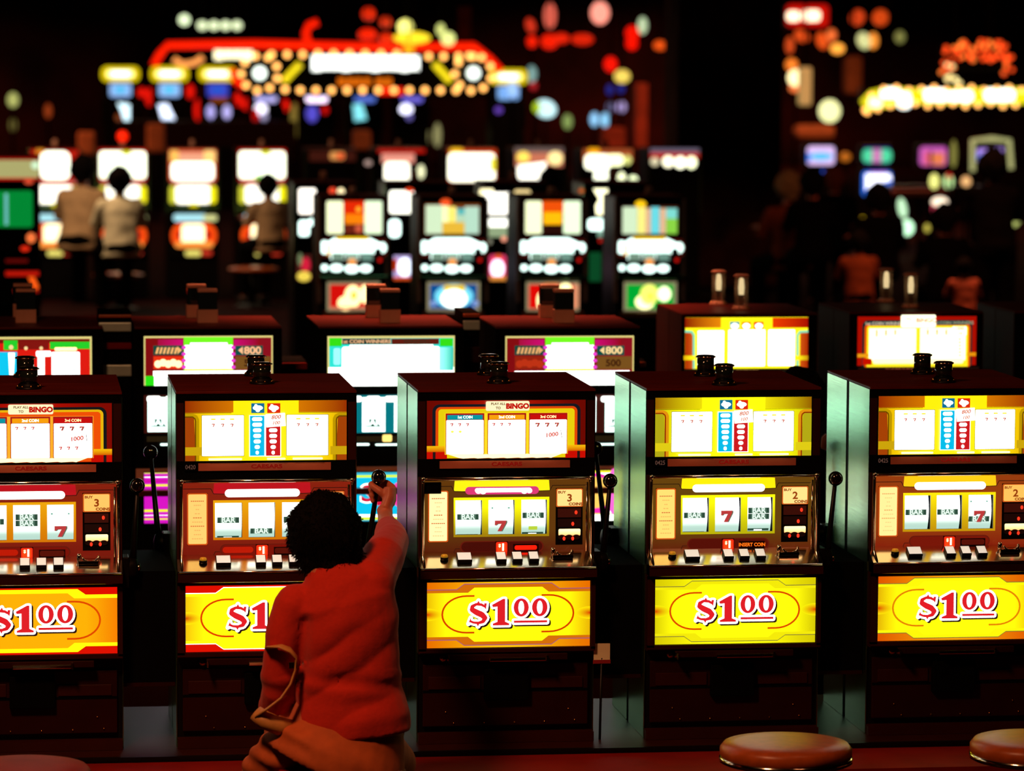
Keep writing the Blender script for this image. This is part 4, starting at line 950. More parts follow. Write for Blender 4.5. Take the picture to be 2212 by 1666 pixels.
row2(62, 707, 'second-row slot machine with red and green top glass at the left edge', ((-82, 724, 200, 834), s), reels2(-80, False), bel_str(-80))
BY = K(255, 240, 20, 1.3)
s = [('r', 1479, 685, 1745, 797, BY), ('g', 1479, 686, 1557, 708, K(140, 20, 0), K(240, 140, 10)), ('g', 1668, 686, 1745, 708, K(240, 60, 0), K(170, 15, 0)),
     ('g', 1479, 716, 1497, 797, K(175, 40, 0), K(215, 90, 20)), ('g', 1727, 716, 1745, 797, K(215, 90, 20), K(175, 40, 0)), ('l', [(1479, 716), (1494, 717), (1498, 724), (1498, 796)], 5, K(130, 230, 190)), ('l', [(1745, 716), (1727, 717), (1722, 724), (1722, 796)], 5, K(130, 230, 190)),
     ('g', 1476, 768, 1500, 778, K(230, 180, 10), BY), ('g', 1718, 768, 1745, 778, BY, K(200, 140, 10)), ('rr', 1506, 714, 1563, 790, WHITE, 2), ('rr', 1572, 712, 1652, 791, WHITE, 2), ('rr', 1658, 712, 1716, 790, WHITE, 2),
     ('r', 1576, 695, 1596, 710, K(0, 150, 180)), ('r', 1601, 695, 1621, 710, K(240, 150, 20)), ('r', 1627, 695, 1648, 710, K(235, 40, 10)), ('e', 1586, 704, 8, 6, WHITE), ('e', 1611, 704, 8, 6, WHITE), ('e', 1638, 704, 8, 6, WHITE), ('l', [(1630, 719), (1648, 717)], 2, K(255, 190, 60))]
s += [('e', 1576 + 14 * (i % 2), 758 + 10 * (i // 2), 2, 2, K(40, 210, 230)) for i in range(6)]
s += [('r', 1476, 798, 1748, 806, K(30, 20, 10)), ('t', 'CAESARS', 1612, 802, 6, K(150, 110, 60), 1.5)]
row2(1620, 677, 'second-row slot machine with yellow top glass and orange corners', ((1476, 683, 1748, 808), s), ((1480, 840, 1740, 920), [('r', 1485, 842, 1735, 918, K(130, 110, 40))]), ((1480, 1000, 1740, 1110), [('r', 1490, 1002, 1745, 1108, K(240, 240, 40, 1.2)), ('r', 1490, 1020, 1790, 1028, MAG), ('r', 1490, 1075, 1790, 1082, MAG)]), side='brown')
s = [('r', 1851, 683, 2109, 790, K(170, 12, 0)), ('rr', 1861, 691, 2100, 798, K(12, 35, 35), 12), ('rr', 1866, 699, 2096, 798, K(235, 90, 0), 9), ('rr', 1871, 703, 2091, 798, K(250, 225, 30, 1.2), 6),
     ('r', 1878, 695, 1942, 703, K(0, 60, 75)), ('t', '1st COIN WINNERS', 1912, 699, 7, K(210, 190, 160), 1.1), ('r', 2022, 693, 2088, 702, K(0, 55, 60)), ('t', '2nd COIN WINNERS', 2056, 697.5, 7, K(150, 150, 120), 1.1),
     ('r', 1876, 709, 1978, 778, (2.2, 2.4, 1.3)), ('r', 1986, 708, 2085, 778, (2.2, 2.4, 1.3)), ('rr', 1884, 774, 2080, 786, CREAM, 6), ('r', 1851, 764, 1876, 772, K(240, 160, 20)), ('r', 2088, 761, 2107, 769, K(235, 150, 10)), ('r', 1862, 774, 1882, 788, K(200, 15, 0)),
     ('rr', 1945, 680, 2020, 707, (2.2, 2.2, 1.4), 3), ('t', 'BINGO', 2000, 692, 10, K(200, 25, 5), 1.1), ('t', 'TO', 1962, 690, 7, K(180, 160, 60)), ('rr', 2056, 705, 2086, 724, (2.4, 2.4, 1.6), 2), ('t', '1000', 2071, 710, 8, K(220, 60, 20)), ('t', '100', 2072, 720, 6, K(220, 80, 20))]
s += [('r', 1890 + 20 * i, 712, 1894 + 20 * i, 727 - 2 * i, K(180, 110, 60)) for i in range(3)] + [('r', 2000 + 20 * i, 711, 2004 + 20 * i, 723, K(190, 120, 60)) for i in range(3)] + [('e', 2071, 732 + 7 * i, 3, 2, K(190, 190, 110)) for i in range(6)]
s += [('r', 1851, 791, 2112, 806, K(25, 8, 5)), ('t', 'CAESARS', 1940, 799, 7, K(130, 60, 40), 1.6)]
row2(1980, 674, 'second-row slot machine with red-framed top glass and a BINGO card', ((1849, 680, 2112, 808), s), ((1850, 840, 2110, 920), [('r', 1855, 842, 2105, 918, K(130, 100, 40))]), ((1850, 1000, 2110, 1110), [('r', 1855, 1002, 2105, 1108, K(220, 180, 40, 1.2))]), side='brown')
row2(2334, 672, 'dark-sided second-row slot machine cut off by the right picture edge', ((2210, 683, 2460, 800), [('r', 2215, 686, 2455, 795, K(240, 200, 30, 1.2))]), ((2210, 840, 2460, 920), [('r', 2215, 842, 2455, 918, K(130, 100, 40))]), ((2210, 1000, 2460, 1110), [('r', 2215, 1002, 2455, 1108, K(220, 180, 40, 1.2))]), side='brown')

def block_lamp(px, py, label, z=1.575):
    p = on_z(px, py, z); t = empty('signal_lamp', p, label, 'lamp', 'box-shaped signal lamps on the second row')
    MB().box(-.04, .04, -.03, .03, 0, .052, 'copper', .003).build('lamp_base', t)
    MB().box(-.037, .037, -.028, .028, .052, .120, 'smoke', .002).build('lamp_shade', t)
    MB().box(-.038, .038, -.030, .030, .120, .132, 'copper', .002).build('lamp_cap', t)
    return t
nm2 = ['red-green machine', 'left magenta machine', 'cyan machine', 'right magenta machine']
for (xa, ya, xb, yb), n_ in zip(((56, 697, 50, 684), (448, 697, 424, 686), (842, 697, 812, 686), (1217, 697, 1186, 686)), nm2):
    block_lamp(xa, ya, 'box signal lamp, the nearer one, on the second-row ' + n_)
    block_lamp(xb, yb, 'box signal lamp, the farther one, on the second-row ' + n_)
def tube_lamp(px, py, label, z=1.575):
    p = on_z(px, py, z); t = empty('signal_lamp', p, label, 'lamp', 'tall glass signal lamps')
    b = MB(); b.lathe([(.040, 0), (.040, .006), (.032, .012), (.030, .016)], 'copper', n=20)
    for i in range(6): b.ball((.036 * math.cos(i + .3), .036 * math.sin(i + .3), .009), .004, 'gold', 8)
    b.build('lamp_base', t)
    MB().lathe([(.029, .016), (.029, .135), (.026, .135), (.026, .018)], 'glass', n=28).build('lamp_glass', t)
    MB().lathe([(.030, .133), (.034, .136), (.034, .140), (.024, .146)], 'copper', n=20).build('lamp_cap', t)
    MB().lathe([(.010, .016), (.010, .06)], 'smoke', n=12).build('bulb_holder', t)
    MB().lathe([(.011, .06), (.013, .09), (.010, .125), (.003, .13)], 'streakglow', n=12).build('bulb', t)  # glowing core stands in for the cream highlight on the glass
    return t
M['streakglow'] = mat('cream_streak_glow', (.6, .5, .3), .4, emit=(.9, .7, .35), es=1.2)
for (x, y, n_) in ((1552, 658, 'the farther one on the yellow and orange second-row machine'), (1601, 668, 'the nearer one on the yellow and orange second-row machine'), (1914, 652, 'the farther one on the second-row machine with the BINGO card'), (1967, 664, 'the nearer one on the second-row machine with the BINGO card')):
    tube_lamp(x, y, 'tall glass lamp, ' + n_)

def filler(px0, px1, Y, label, rows):
    """metal filler unit standing between two second-row machines"""
    cx = (at(px0, 700, Y).x + at(px1, 700, Y).x) / 2; hw = (at(px1, 700, Y).x - at(px0, 700, Y).x) / 2
    t = empty('filler_cabinet', (cx, Y, 0), label, 'cabinet', 'filler cabinets between second-row machines')
    MB().box(-hw, hw, .02, .3, .46, at(0, rows[0][0], Y).z + .004, 'matte').build('body', t)
    for y0, y1, k, nm in rows:
        MB().box(-hw, hw, 0, .02, at(0, y1, Y).z, at(0, y0, Y).z, k, .004).build(nm, t)
filler(213, 284, Y2 + .12, 'narrow metal filler cabinet between the red-green and the left magenta machine', ((681, 688, 'vinyl', 'ledge'), (698, 718, 'deck', 'roller_cover'), (742, 756, 'benchred', 'shelf'), (790, 815, 'deck', 'coin_bar')))
filler(1001, 1037, Y2 + .12, 'narrow metal filler cabinet right of the cyan machine', ((682, 690, 'vinyl', 'ledge'), (697, 718, 'deck', 'roller_cover'), (755, 790, 'door', 'shelf')))
filler(608, 664, Y2 + .3, 'low red-topped filler cabinet between the left magenta and the cyan machine', ((788, 802, 'benchred', 'ledge'), (830, 860, 'door', 'shelf')))
filler(1372, 1396, Y2 + .3, 'low filler cabinet right of the right magenta machine', ((790, 802, 'vinyl', 'ledge'), (830, 860, 'door', 'shelf')))
t = empty('machine_bench', (P2.x, Y2 + .3, 0), 'dark bench carrying the second row of slot machines', 'bench')
MB().box(-2.6, 3.8, -.5, .75, .02, .459, 'brown').build('bench_body', t)
MB().box(-2.6, 3.8, -.52, -.5, .44, .459, 'steel').build('edge_trim', t)
p = on_z(1690, 820, 1.28)
seated_person((at(1688, 800, P2.y - .45).x, P2.y - .85, -.0), 'person with dark hair seated behind the all-yellow slot machine, only the hair showing', 'shirt_dark', 'hair', s=.99)
M['pinkcard'] = mat('pink_card', (.75, .36, .28), .7)
p = at(1781, 972, Y2 - .3); b = MB(); b.prism([(-.018, -.08), (.022, -.08), (.024, -.01), (.016, .05), (.004, .062), (-.010, .05), (-.018, .0)], -.003, .003, 'pinkcard', 'y'); o = b.build('price_tag', None, p)
tag(o, 'pinkish upright card seen in the gap right of the all-yellow machine', 'card')
MB().tube([(0, .004, 0), (0, .004, .02 - p.z)], .005, 'matte', 6).build('stand', o)
t = empty('lit_panel', (at(1781, 1060, Y2 - .2).x, Y2 - .2, 0), 'narrow lit panel striped yellow and magenta beside the lever of the all-yellow machine', 'panel')
art_px('panel_face', t, t.location.x, Y2 - .2, [('r', 1766, 1004, 1796, 1112, K(250, 245, 120, 1.3)), ('r', 1766, 1012, 1796, 1024, K(225, 110, 220, 1.2)), ('r', 1766, 1082, 1796, 1092, K(225, 110, 230, 1.2)), ('r', 1766, 1030, 1796, 1060, WHITE)], (1764, 1002, 1798, 1114), th=.03)
MB().box(-.03, .03, .0, .03, .02, at(1781, 1114, Y2 - .2).z, 'matte').build('stand', t)

# ------------------------------------------------------------------ third row and beyond
def far_machine(label, cat, group, box, Y, depth, specs, extras=(), body='black', sidek=None, name='slot_machine', topk='top'):
    """box = (x0,y0,x1) in photo px of the cabinet front; specs = list of (part name, back box, shapes)"""
    x0, y0, x1 = box; a_, b_ = at(x0, y0, Y), at(x1, y0, Y); cx = (a_.x + b_.x) / 2; hw = (b_.x - a_.x) / 2
    t = empty(name, (cx, Y, 0), label, cat, group)
    MB().box(-hw, hw, .01, depth, .02, a_.z - .01, body, .006).build('cabinet', t)
    MB().box(-hw, hw, 0, depth, a_.z - .01, a_.z, topk, .003).build('top_panel', t)
    if sidek:
        for sg in (-1, 1): MB().box(sg * hw - .012, sg * hw + .012, -.012, .03, .9, a_.z - .02, sidek, .004).build('edge_strip', t)
    for nm, back, sh in specs: art_px(nm, t, cx, Y, sh, back, yo=-.012 if nm != 'button_deck' else -.06)
    f = conv(cx, Y)
    for e in extras:
        if e[0] == 'ball': c = f(e[1], e[2]); r = f(e[1] + e[3], e[2])[0] - c[0]; MB().ball((c[0], e[6] if len(e) > 6 else .05, c[1]), r, e[4], 14).build(e[5], t)
        elif e[0] == 'post': c = f(e[1], e[2]); d = f(e[1], e[3]); MB().lathe([(.03, c[1]), (.022, d[1])], e[4], (c[0], .08, 0), 10).build(e[5], t)
        elif e[0] == 'slab': p, q = f(e[1], e[4]), f(e[3], e[2]); MB().box(p[0], q[0], -.07, .02, p[1], q[1], e[5], .006).build(e[6], t)
    return t
M['redglow'] = mat('red_lamp_glass', (.5, .01, .01), .3, emit=(1, .015, .0), es=1.3)
M['amberglow'] = mat('amber_lamp_glass', (.5, .2, .05), .3, emit=(1, .35, .08), es=1.2)
P3 = on_z(768, 424, 1.64); Y3 = P3.y
SG = (1.0, 1.35, .85); SGp = K(215, 240, 200, 1.05)
def row3(x, label, sign, bel, blob):
    """x = left edge of the reel section in the photo"""
    reel = [('rr', x, 516, x + 142, 556, K(70, 15, 8), 8), ('p', [(x + 6, 530), (x + 30, 514), (x + 105, 514), (x + 130, 526), (x + 138, 545), (x + 112, 548), (x + 112, 560), (x + 22, 560), (x + 22, 545)], COOL)]
    if blob[0]: reel.append(('r', x + 34, 512, x + 104, 519, K(255, 205, 20, 1.2)))
    reel += [('rr', x + 2, 520, x + 15, 548, COOL, 5), ('e', x + 134, 535, 8, 11, COOL), ('r', x + 24, 546, x + 50, 563, K(120, 150, 130)), ('r', x + 56, 546, x + 82, 563, K(150, 185, 165)), ('r', x + 88, 546, x + 112, 563, K(110, 150, 135)),
             ('p', [(x + 50, 562), (x + 53, 534), (x + 57, 562)], K(60, 20, 15)), ('p', [(x + 82, 562), (x + 85, 534), (x + 89, 562)], K(60, 20, 15)), ('rr', x + 116, 536, x + 132, 570, K(5, 4, 4), 5), ('e', x + 128, 562, 4, 4, K(220, 20, 10))]
    if blob[0]: reel.append(('rr', x + 14, 526, x + 22, 552, K(255, 190, 100, 1.2), 3))
    deck = [('rr', x + 1, 571, x + 14, 584, COOL, 5), ('e', x + 33, 578, 14, 8, COOL), ('e', x + 66, 580, 15, 9, COOL), ('e', x + 96, 579, 13, 8, COOL), ('e', x + 67, 565, 9, 8, K(255, 160, 80, 1.1))]
    belly_ = [('r', x + 14, 609, x + 128, 671, K(150, 140, 105)), ('r', x + 20, 614, x + 122, 667, bel[0])] + bel[1]
    t = far_machine(label, 'slot machine', 'slot machines in the third row', (x - 2, 424, x + 144), Y3, .6,
        [('award_glass', (x + 4, 428, x + 138, 508), sign), ('reel_glass', (x - 3, 510, x + 145, 566), reel), ('button_deck', (x - 1, 566, x + 120, 590), deck), ('belly_glass', (x + 12, 607, x + 130, 672), belly_)],
        (('slab', x - 4, 594, x + 146, 604, 'steel', 'coin_tray'), ('slab', x + 6, 672, x + 136, 684, 'vinyl', 'lower_ledge'), ('post', x + 72, 424, 404, 'copper', 'lamp_post')), sidek='copper')
    return t
def sign2(x, mid): return [('r', x, 433, x + 124, 506, K(50, 15, 5)), ('rr', x + 2, 434, x + 38, 505, (1.25, 1.35, .8), 4), ('rr', x + 84, 434, x + 122, 505, (1.05, 1.3, .85), 4)] + mid
row3(692, 'leftmost third-row slot machine with red-centred top glass and red belly glass', sign2(703, [('r', 742, 434, 787, 462, K(225, 40, 5, 1.1)), ('r', 744, 462, 787, 484, K(250, 130, 10, 1.1)), ('e', 774, 452, 6, 6, K(255, 170, 40, 1.2)), ('r', 744, 484, 787, 505, K(110, 35, 20)), ('e', 774, 494, 8, 9, K(210, 90, 60))]),
     (K(215, 15, 10), [('e', 746, 655, 17, 15, CREAM), ('e', 762, 640, 18, 24, CREAM), ('e', 788, 635, 11, 20, CREAM), ('e', 764, 638, 6, 9, K(255, 200, 30, 1.2)), ('r', 712, 662, 812, 667, K(225, 110, 80))]), (True,))
row3(908, 'third-row slot machine with a blue belly glass', [('r', 917, 440, 1036, 506, K(120, 60, 20)), ('r', 919, 443, 955, 505, SGp), ('r', 955, 443, 968, 505, (1.2, 1.25, .6)), ('r', 968, 446, 984, 505, K(255, 230, 110, 1.2)), ('r', 984, 450, 1003, 505, K(190, 225, 190)), ('r', 988, 450, 1006, 464, K(90, 190, 190)), ('r', 1003, 446, 1034, 505, K(190, 230, 205)), ('e', 962, 437, 12, 8, K(240, 80, 30, 1.2)), ('r', 955, 480, 1003, 505, K(240, 190, 60))],
     (K(10, 80, 150), [('e', 980, 640, 42, 26, K(120, 225, 255, 1.1)), ('rr', 958, 616, 1004, 630, K(245, 205, 20, 1.1), 4), ('e', 980, 645, 28, 20, WHITE), ('e', 980, 646, 4, 4, K(250, 200, 40)), ('e', 936, 655, 8, 6, K(130, 160, 220)), ('e', 1026, 655, 8, 6, K(130, 160, 220))]), (False,))
row3(1122, 'third-row slot machine with orange-centred top glass and red belly glass, third from left', sign2(1132, [('r', 1171, 434, 1216, 460, K(235, 80, 10, 1.1)), ('r', 1173, 458, 1214, 485, K(255, 180, 10, 1.2)), ('r', 1175, 487, 1210, 505, K(40, 12, 8))]),
     (K(225, 10, 5), [('e', 1167, 650, 7, 18, (2.2, 2, .9)), ('e', 1221, 622, 13, 10, (2.2, 2, .9)), ('rr', 1174, 612, 1206, 620, K(240, 130, 60), 3), ('r', 1238, 614, 1250, 665, K(225, 150, 110))]), (False,))
row3(1333, 'third-row slot machine with a striped pastel top glass and a green belly glass', [('r', 1342, 445, 1464, 506, K(70, 35, 20)), ('r', 1344, 447, 1376, 505, SGp), ('r', 1376, 447, 1394, 505, K(245, 235, 130, 1.15)), ('r', 1394, 450, 1405, 505, K(240, 190, 150)), ('r', 1405, 447, 1424, 505, K(110, 225, 235)), ('r', 1424, 450, 1438, 505, K(235, 190, 150)), ('r', 1438, 450, 1462, 472, K(130, 225, 215)), ('r', 1438, 472, 1462, 505, K(140, 215, 70)), ('e', 1383, 441, 12, 8, K(255, 200, 20, 1.2))],
     (K(0, 170, 50), [('e', 1392, 652, 20, 16, (2.2, 2.2, 1)), ('e', 1402, 636, 20, 22, K(240, 250, 110, 1.3)), ('e', 1434, 635, 14, 16, (1.9, 2.2, 1.2)), ('e', 1404, 640, 5, 5, K(255, 215, 40, 1.2))]), (True,))
# machines visible in the gaps of the third row
Y3b = Y3 + 2.0
def gapm(x, label, specs, top=394): return far_machine(label, 'slot machine', 'slot machines half hidden behind the third row', (x, top, x + 138), Y3b, .6, specs, (('post', x + 64, top, top - 24, 'copper', 'lamp_post'),), sidek='steel')
gapm(636, 'half-hidden machine left of the leftmost third-row machine', [('award_glass', (642, 400, 690, 465), [('rr', 645, 407, 682, 462, (2.4, 2.2, 1.9), 5), ('e', 718, 412, 8, 7, K(240, 70, 40, 1.2)), ('e', 736, 414, 8, 8, (1.6, 1.3, .7))]), ('reel_glass', (640, 468, 690, 515), [('rr', 645, 476, 668, 510, COOL, 6), ('e', 674, 480, 9, 8, COOL)]), ('belly_glass', (638, 545, 690, 612), [('r', 641, 550, 672, 606, K(80, 30, 25)), ('e', 660, 572, 10, 16, K(215, 30, 60)), ('e', 656, 597, 15, 11, K(240, 210, 80, 1.1)), ('e', 648, 560, 5, 14, K(110, 130, 90))])])
gapm(834, 'half-hidden machine between the red and the blue belly machines', [('award_glass', (838, 402, 905, 466), [('rr', 841, 412, 894, 461, (2.4, 2.4, 2.0), 6), ('e', 884, 411, 9, 5, K(240, 60, 20, 1.2))]), ('reel_glass', (836, 470, 905, 516), [('rr', 839, 474, 865, 513, COOL, 10)]), ('belly_glass', (845, 545, 905, 606), [('r', 850, 552, 892, 600, K(190, 170, 225, 1.1)), ('r', 849, 560, 858, 585, K(200, 50, 10)), ('e', 874, 577, 16, 20, (1.8, 2.0, 2.4)), ('r', 850, 598, 892, 605, K(225, 80, 30))])])
gapm(1046, 'half-hidden machine between the blue and the second red belly machines', [('award_glass', (1032, 400, 1112, 466), [('rr', 1035, 408, 1066, 430, (2, 1.8, 1), 5), ('rr', 1044, 416, 1103, 463, (2.5, 2.4, 2.1), 6), ('rr', 1110, 410, 1146, 425, K(250, 220, 150, 1.2), 6)]), ('reel_glass', (1042, 468, 1112, 530), [('rr', 1046, 472, 1101, 492, (2.4, 2.4, 2.1), 5), ('r', 1050, 490, 1100, 512, K(150, 170, 130)), ('e', 1088, 516, 6, 6, K(250, 160, 130, 1.2)), ('e', 1058, 522, 5, 6, K(130, 130, 110))]), ('belly_glass', (1052, 545, 1112, 612), [('rr', 1056, 550, 1093, 606, K(235, 60, 110), 8), ('e', 1074, 580, 15, 20, (2.4, 1.7, 2.2)), ('r', 1058, 596, 1092, 606, K(240, 150, 60)), ('e', 1076, 555, 8, 6, K(240, 90, 40))])])
gapm(1262, 'half-hidden machine left of the green belly machine', [('award_glass', (1268, 402, 1330, 466), [('p', [(1281, 408), (1312, 408), (1310, 464), (1288, 464), (1286, 445), (1294, 430)], (2.4, 2.3, 1.4)), ('e', 1255, 412, 6, 5, K(200, 90, 20))]), ('reel_glass', (1264, 466, 1330, 520), [('rr', 1267, 472, 1310, 498, COOL, 12), ('r', 1290, 498, 1305, 512, K(130, 170, 150)), ('e', 1296, 520, 4, 4, K(200, 30, 20))]), ('belly_glass', (1268, 540, 1304, 620), [('r', 1272, 545, 1298, 608, K(10, 70, 35))])])
# fourth row
P4 = on_z(415, 323, 1.60); Y4 = P4.y
def row4(x, label, sign, rest=True, lampk='copper', lit=True):
    """x = centre of the machine in the photo"""
    specs = [('award_glass', (x - 53, 322, x + 53, 392), sign)]
    if rest:
        specs += [('reel_glass', (x - 52, 396, x + 54, 446), [('rr', x - 50, 400, x + 52, 440, K(150, 120, 60), 8), ('r', x - 46, 391, x + 46, 398, K(225, 100, 90)), ('rr', x - 36, 400, x + 38, 440, (2.4, 2.3, 1.9), 8), ('rr', x + 36, 402, x + 51, 440, K(250, 240, 10, 1.2), 7), ('rr', x - 50, 402, x - 37, 440, K(230, 230, 60, 1.0), 6)]),
                  ('button_deck', (x - 50, 458, x + 58, 482), [('rr', x - 42, 462, x + 30, 478, K(170, 225, 235, 1.2), 7), ('rr', x + 22, 464, x + 52, 477, K(225, 225, 150), 5), ('e', x + 2, 444, 10, 7, K(240, 225, 10, 1.1))]),
                  ('belly_glass', (x - 50, 482, x + 52, 556), [('rr', x - 46, 482, x + 52, 536, K(255, 80, 15, 1.1), 25), ('e', x - 28, 507, 8, 10, K(190, 25, 10)), ('e', x + 34, 507, 8, 10, K(190, 25, 10)), ('rr', x - 24, 484, x + 26, 528, (2.4, 2.0, 1.1), 10), ('rr', x - 38, 522, x + 44, 535, K(255, 150, 60, 1.2), 6), ('rr', x - 16, 541, x + 18, 553, K(240, 225, 110, 1.1), 5), ('rr', x + 18, 541, x + 42, 552, K(200, 50, 30), 5)])]
    return far_machine(label, 'slot machine', 'slot machines in the fourth row', (x - 56, 321, x + 56), Y4, .6, specs, (('post', x, 321, 302, 'copper', 'lamp_post'),) + ((('slab', x - 54, 446, x + 58, 456, 'steel', 'coin_tray'),) if rest else ()), sidek='steel')
REDE = K(190, 25, 10)
wsign = lambda x: [('r', x - 51, 322, x + 51, 390, REDE), ('rr', x - 50, 327, x + 50, 386, (2.4, 2.6, 1.9), 8), ('e', x + 8, 331, 12, 5, K(200, 230, 30, 1.2))]
t = row4(265, 'fourth-row slot machine with white top glass and a red ball lamp', wsign(265) + [('e', 262, 378, 8, 11, K(150, 225, 170, 1.1))]); 
c = conv(t.location.x, Y4)(265, 295); MB().ball((c[0], .08, c[1]), .06, 'redglow', 14).build('ball_lamp', t)
row4(416, 'fourth-row slot machine with peach and white top glass', [('r', 365, 323, 467, 390, K(225, 90, 50)), ('rr', 367, 325, 386, 350, K(255, 190, 90, 1.2), 5), ('rr', 440, 325, 465, 352, K(255, 205, 120, 1.3), 5), ('r', 386, 330, 440, 352, K(240, 165, 130, 1.1)), ('rr', 370, 350, 462, 390, (2.5, 2.5, 2.0), 10)])
row4(566, 'fourth-row slot machine with white top glass behind a seated person', wsign(566) + [('e', 558, 384, 8, 7, K(140, 220, 90, 1.1))])
row4(118, 'fourth-row slot machine hidden behind a person at the left', [('r', 66, 324, 170, 390, REDE), ('rr', 88, 327, 150, 388, (2.4, 2.6, 2.0), 14), ('rr', 78, 322, 96, 332, K(240, 150, 40), 3)])
row4(717, 'dark fourth-row slot machine above the leftmost third-row one', [('r', 668, 326, 768, 348, K(60, 20, 12)), ('rr', 712, 328, 744, 345, K(225, 150, 80), 6), ('e', 735, 337, 8, 6, K(235, 70, 30, 1.1)), ('e', 795, 352, 8, 6, K(180, 150, 140))], False)
row4(862, 'fourth-row slot machine with pink and white top glass, right of the dark one', [('r', 816, 322, 918, 330, K(190, 20, 10)), ('r', 824, 332, 895, 352, K(235, 150, 130, 1.1)), ('rr', 830, 350, 884, 393, (2.4, 2.3, 1.8), 10), ('e', 909, 371, 8, 15, (1.2, 1.2, .7))], False)
row4(1020, 'fourth-row slot machine with a large white top glass', [('r', 968, 322, 1072, 393, K(200, 60, 20)), ('rr', 972, 320, 1000, 335, K(255, 190, 30, 1.2), 5), ('rr', 968, 331, 1069, 392, (2.5, 2.5, 1.9), 10), ('rr', 1058, 340, 1070, 370, K(250, 240, 60, 1.2), 5)], False)
row4(1165, 'fourth-row slot machine with yellow lamps on its top glass', [('r', 1111, 318, 1217, 330, K(110, 90, 85)), ('r', 1113, 330, 1216, 360, K(210, 120, 90)), ('e', 1130, 339, 14, 12, K(255, 215, 90, 1.4)), ('e', 1199, 342, 16, 15, K(255, 225, 150, 1.5)), ('p', [(1118, 358), (1180, 350), (1172, 378), (1155, 394), (1124, 392), (1118, 380)], (2.4, 2.3, 1.9))], False)
row4(1312, 'fourth-row slot machine with a broken white pattern on its top glass', [('r', 1259, 322, 1366, 350, K(170, 80, 40)), ('rr', 1270, 320, 1295, 335, K(255, 170, 20, 1.2), 5), ('rr', 1263, 334, 1318, 366, (2.4, 2.4, 1.8), 10), ('rr', 1283, 360, 1312, 394, (2.3, 2.4, 1.8), 8), ('rr', 1310, 334, 1346, 358, (2.2, 2.3, 1.2), 8), ('e', 1355, 346, 8, 10, K(225, 230, 130, 1.2)), ('e', 1320, 383, 7, 10, (1.6, 1.6, .9)), ('e', 1342, 386, 8, 14, (1.9, 2, 1.2)), ('rr', 1358, 380, 1376, 425, (1.7, 1.9, 1.1), 6)], False)
row4(1457, 'fourth-row slot machine with a row of round white lamps', [('r', 1404, 321, 1510, 329, K(110, 100, 120)), ('r', 1404, 330, 1510, 342, K(190, 50, 40)), ('e', 1414, 349, 9, 9, (.9, .8, .5)), ('e', 1443, 349, 12, 12, (2.3, 2.2, 1.5)), ('e', 1469, 351, 12, 13, (2.4, 2.4, 1.7)), ('e', 1493, 351, 11, 13, (2.2, 2.3, 1.4))], False)
# big green-screen machine at the far left
far_machine('video gambling machine with a plain green screen at the left edge', 'video machine', None, (-70, 338, 86), Y3 + 1.2, .7,
    [('sign_box', (-60, 340, 84, 392), [('r', -60, 341, 84, 345, K(170, 20, 10)), ('rr', -58, 346, 84, 384, K(175, 170, 110), 6), ('e', 76, 357, 9, 9, K(200, 230, 190, 1.2)), ('r', -60, 384, 82, 389, K(190, 25, 10)), ('e', 62, 393, 10, 5, K(225, 80, 50))]),
     ('screen', (-40, 408, 74, 496), [('rr', -38, 412, 70, 491, K(0, 135, 50), 6), ('r', 10, 418, 17, 486, K(110, 190, 190))]),
     ('control_panel', (-60, 500, 84, 545), [('e', 67, 514, 10, 11, K(250, 120, 60, 1.1)), ('e', 54, 537, 10, 6, K(225, 40, 15)), ('e', 84, 508, 4, 5, K(170, 25, 15))]),
     ('lower_trim', (-60, 558, 90, 660), [('r', 12, 560, 60, 567, K(95, 8, 5)), ('r', 12, 586, 84, 596, K(190, 22, 8)), ('p', [(60, 598), (74, 598), (84, 620), (76, 630)], K(250, 90, 20, 1.1)), ('r', 30, 625, 84, 632, K(150, 20, 8))])], name='video_machine')

# far video machines under the big sign
P5 = on_z(366, 143, 2.05); Y5 = 52.0
def vid(x, y, label, topc, s1, s2, sx=0, low=None):
    sp = []
    if topc: sp.append(('lit_header', (x - 44, y - 18, x + 44, y + 18), [('rr', x - 41, y - 16, x + 41, y + 16, K(235, 205, 10, 1.15), 12), ('rr', x - 29, y - 8, x + 29, y + 8, (1.8, 1.7, .6), 8), ('rr', x - 20, y - 5, x + 20, y + 5, WHITE, 5)]))
    sp.append(('screen', (x - 27, y + 16, x + 27, y + 52), [('rr', x - 23, y + 20, x + 23, y + 49, s1, 6), ('e', x, y + 34, 14, 7, s2)]))
    if low: sp.append(('lower_screen', (x - 40, y + 58, x + 40, y + 110), low))
    return far_machine(label, 'video machine', 'far video machines under the red neon sign', (x - 36, y - 19, x + 36), Y5, .7, sp, (), name='video_machine')
LB = K(150, 190, 250, 1.1); LV = K(200, 190, 255, 1.1); BL = K(60, 70, 200)
vid(260, 160, 'far video machine with yellow header, leftmost of the three', True, LB, K(60, 190, 235, 1.1), low=[('p', [(254, 222), (280, 226), (280, 262), (268, 260), (262, 240)], (1.3, 1.8, 2.0)), ('e', 256, 254, 7, 8, K(130, 60, 25))])
vid(366, 160, 'far video machine with yellow header, middle of the three', True, LB, K(60, 200, 240, 1.1), low=[('p', [(341, 226), (362, 224), (378, 258), (350, 258)], (1.5, 1.7, 2.2))])
vid(470, 160, 'far video machine with yellow header, rightmost of the three', True, BL, K(30, 90, 210), low=[('e', 455, 242, 9, 15, K(180, 170, 240, 1.2)), ('e', 490, 242, 9, 15, K(190, 180, 245, 1.2)), ('r', 455, 210, 492, 222, K(130, 60, 20))])
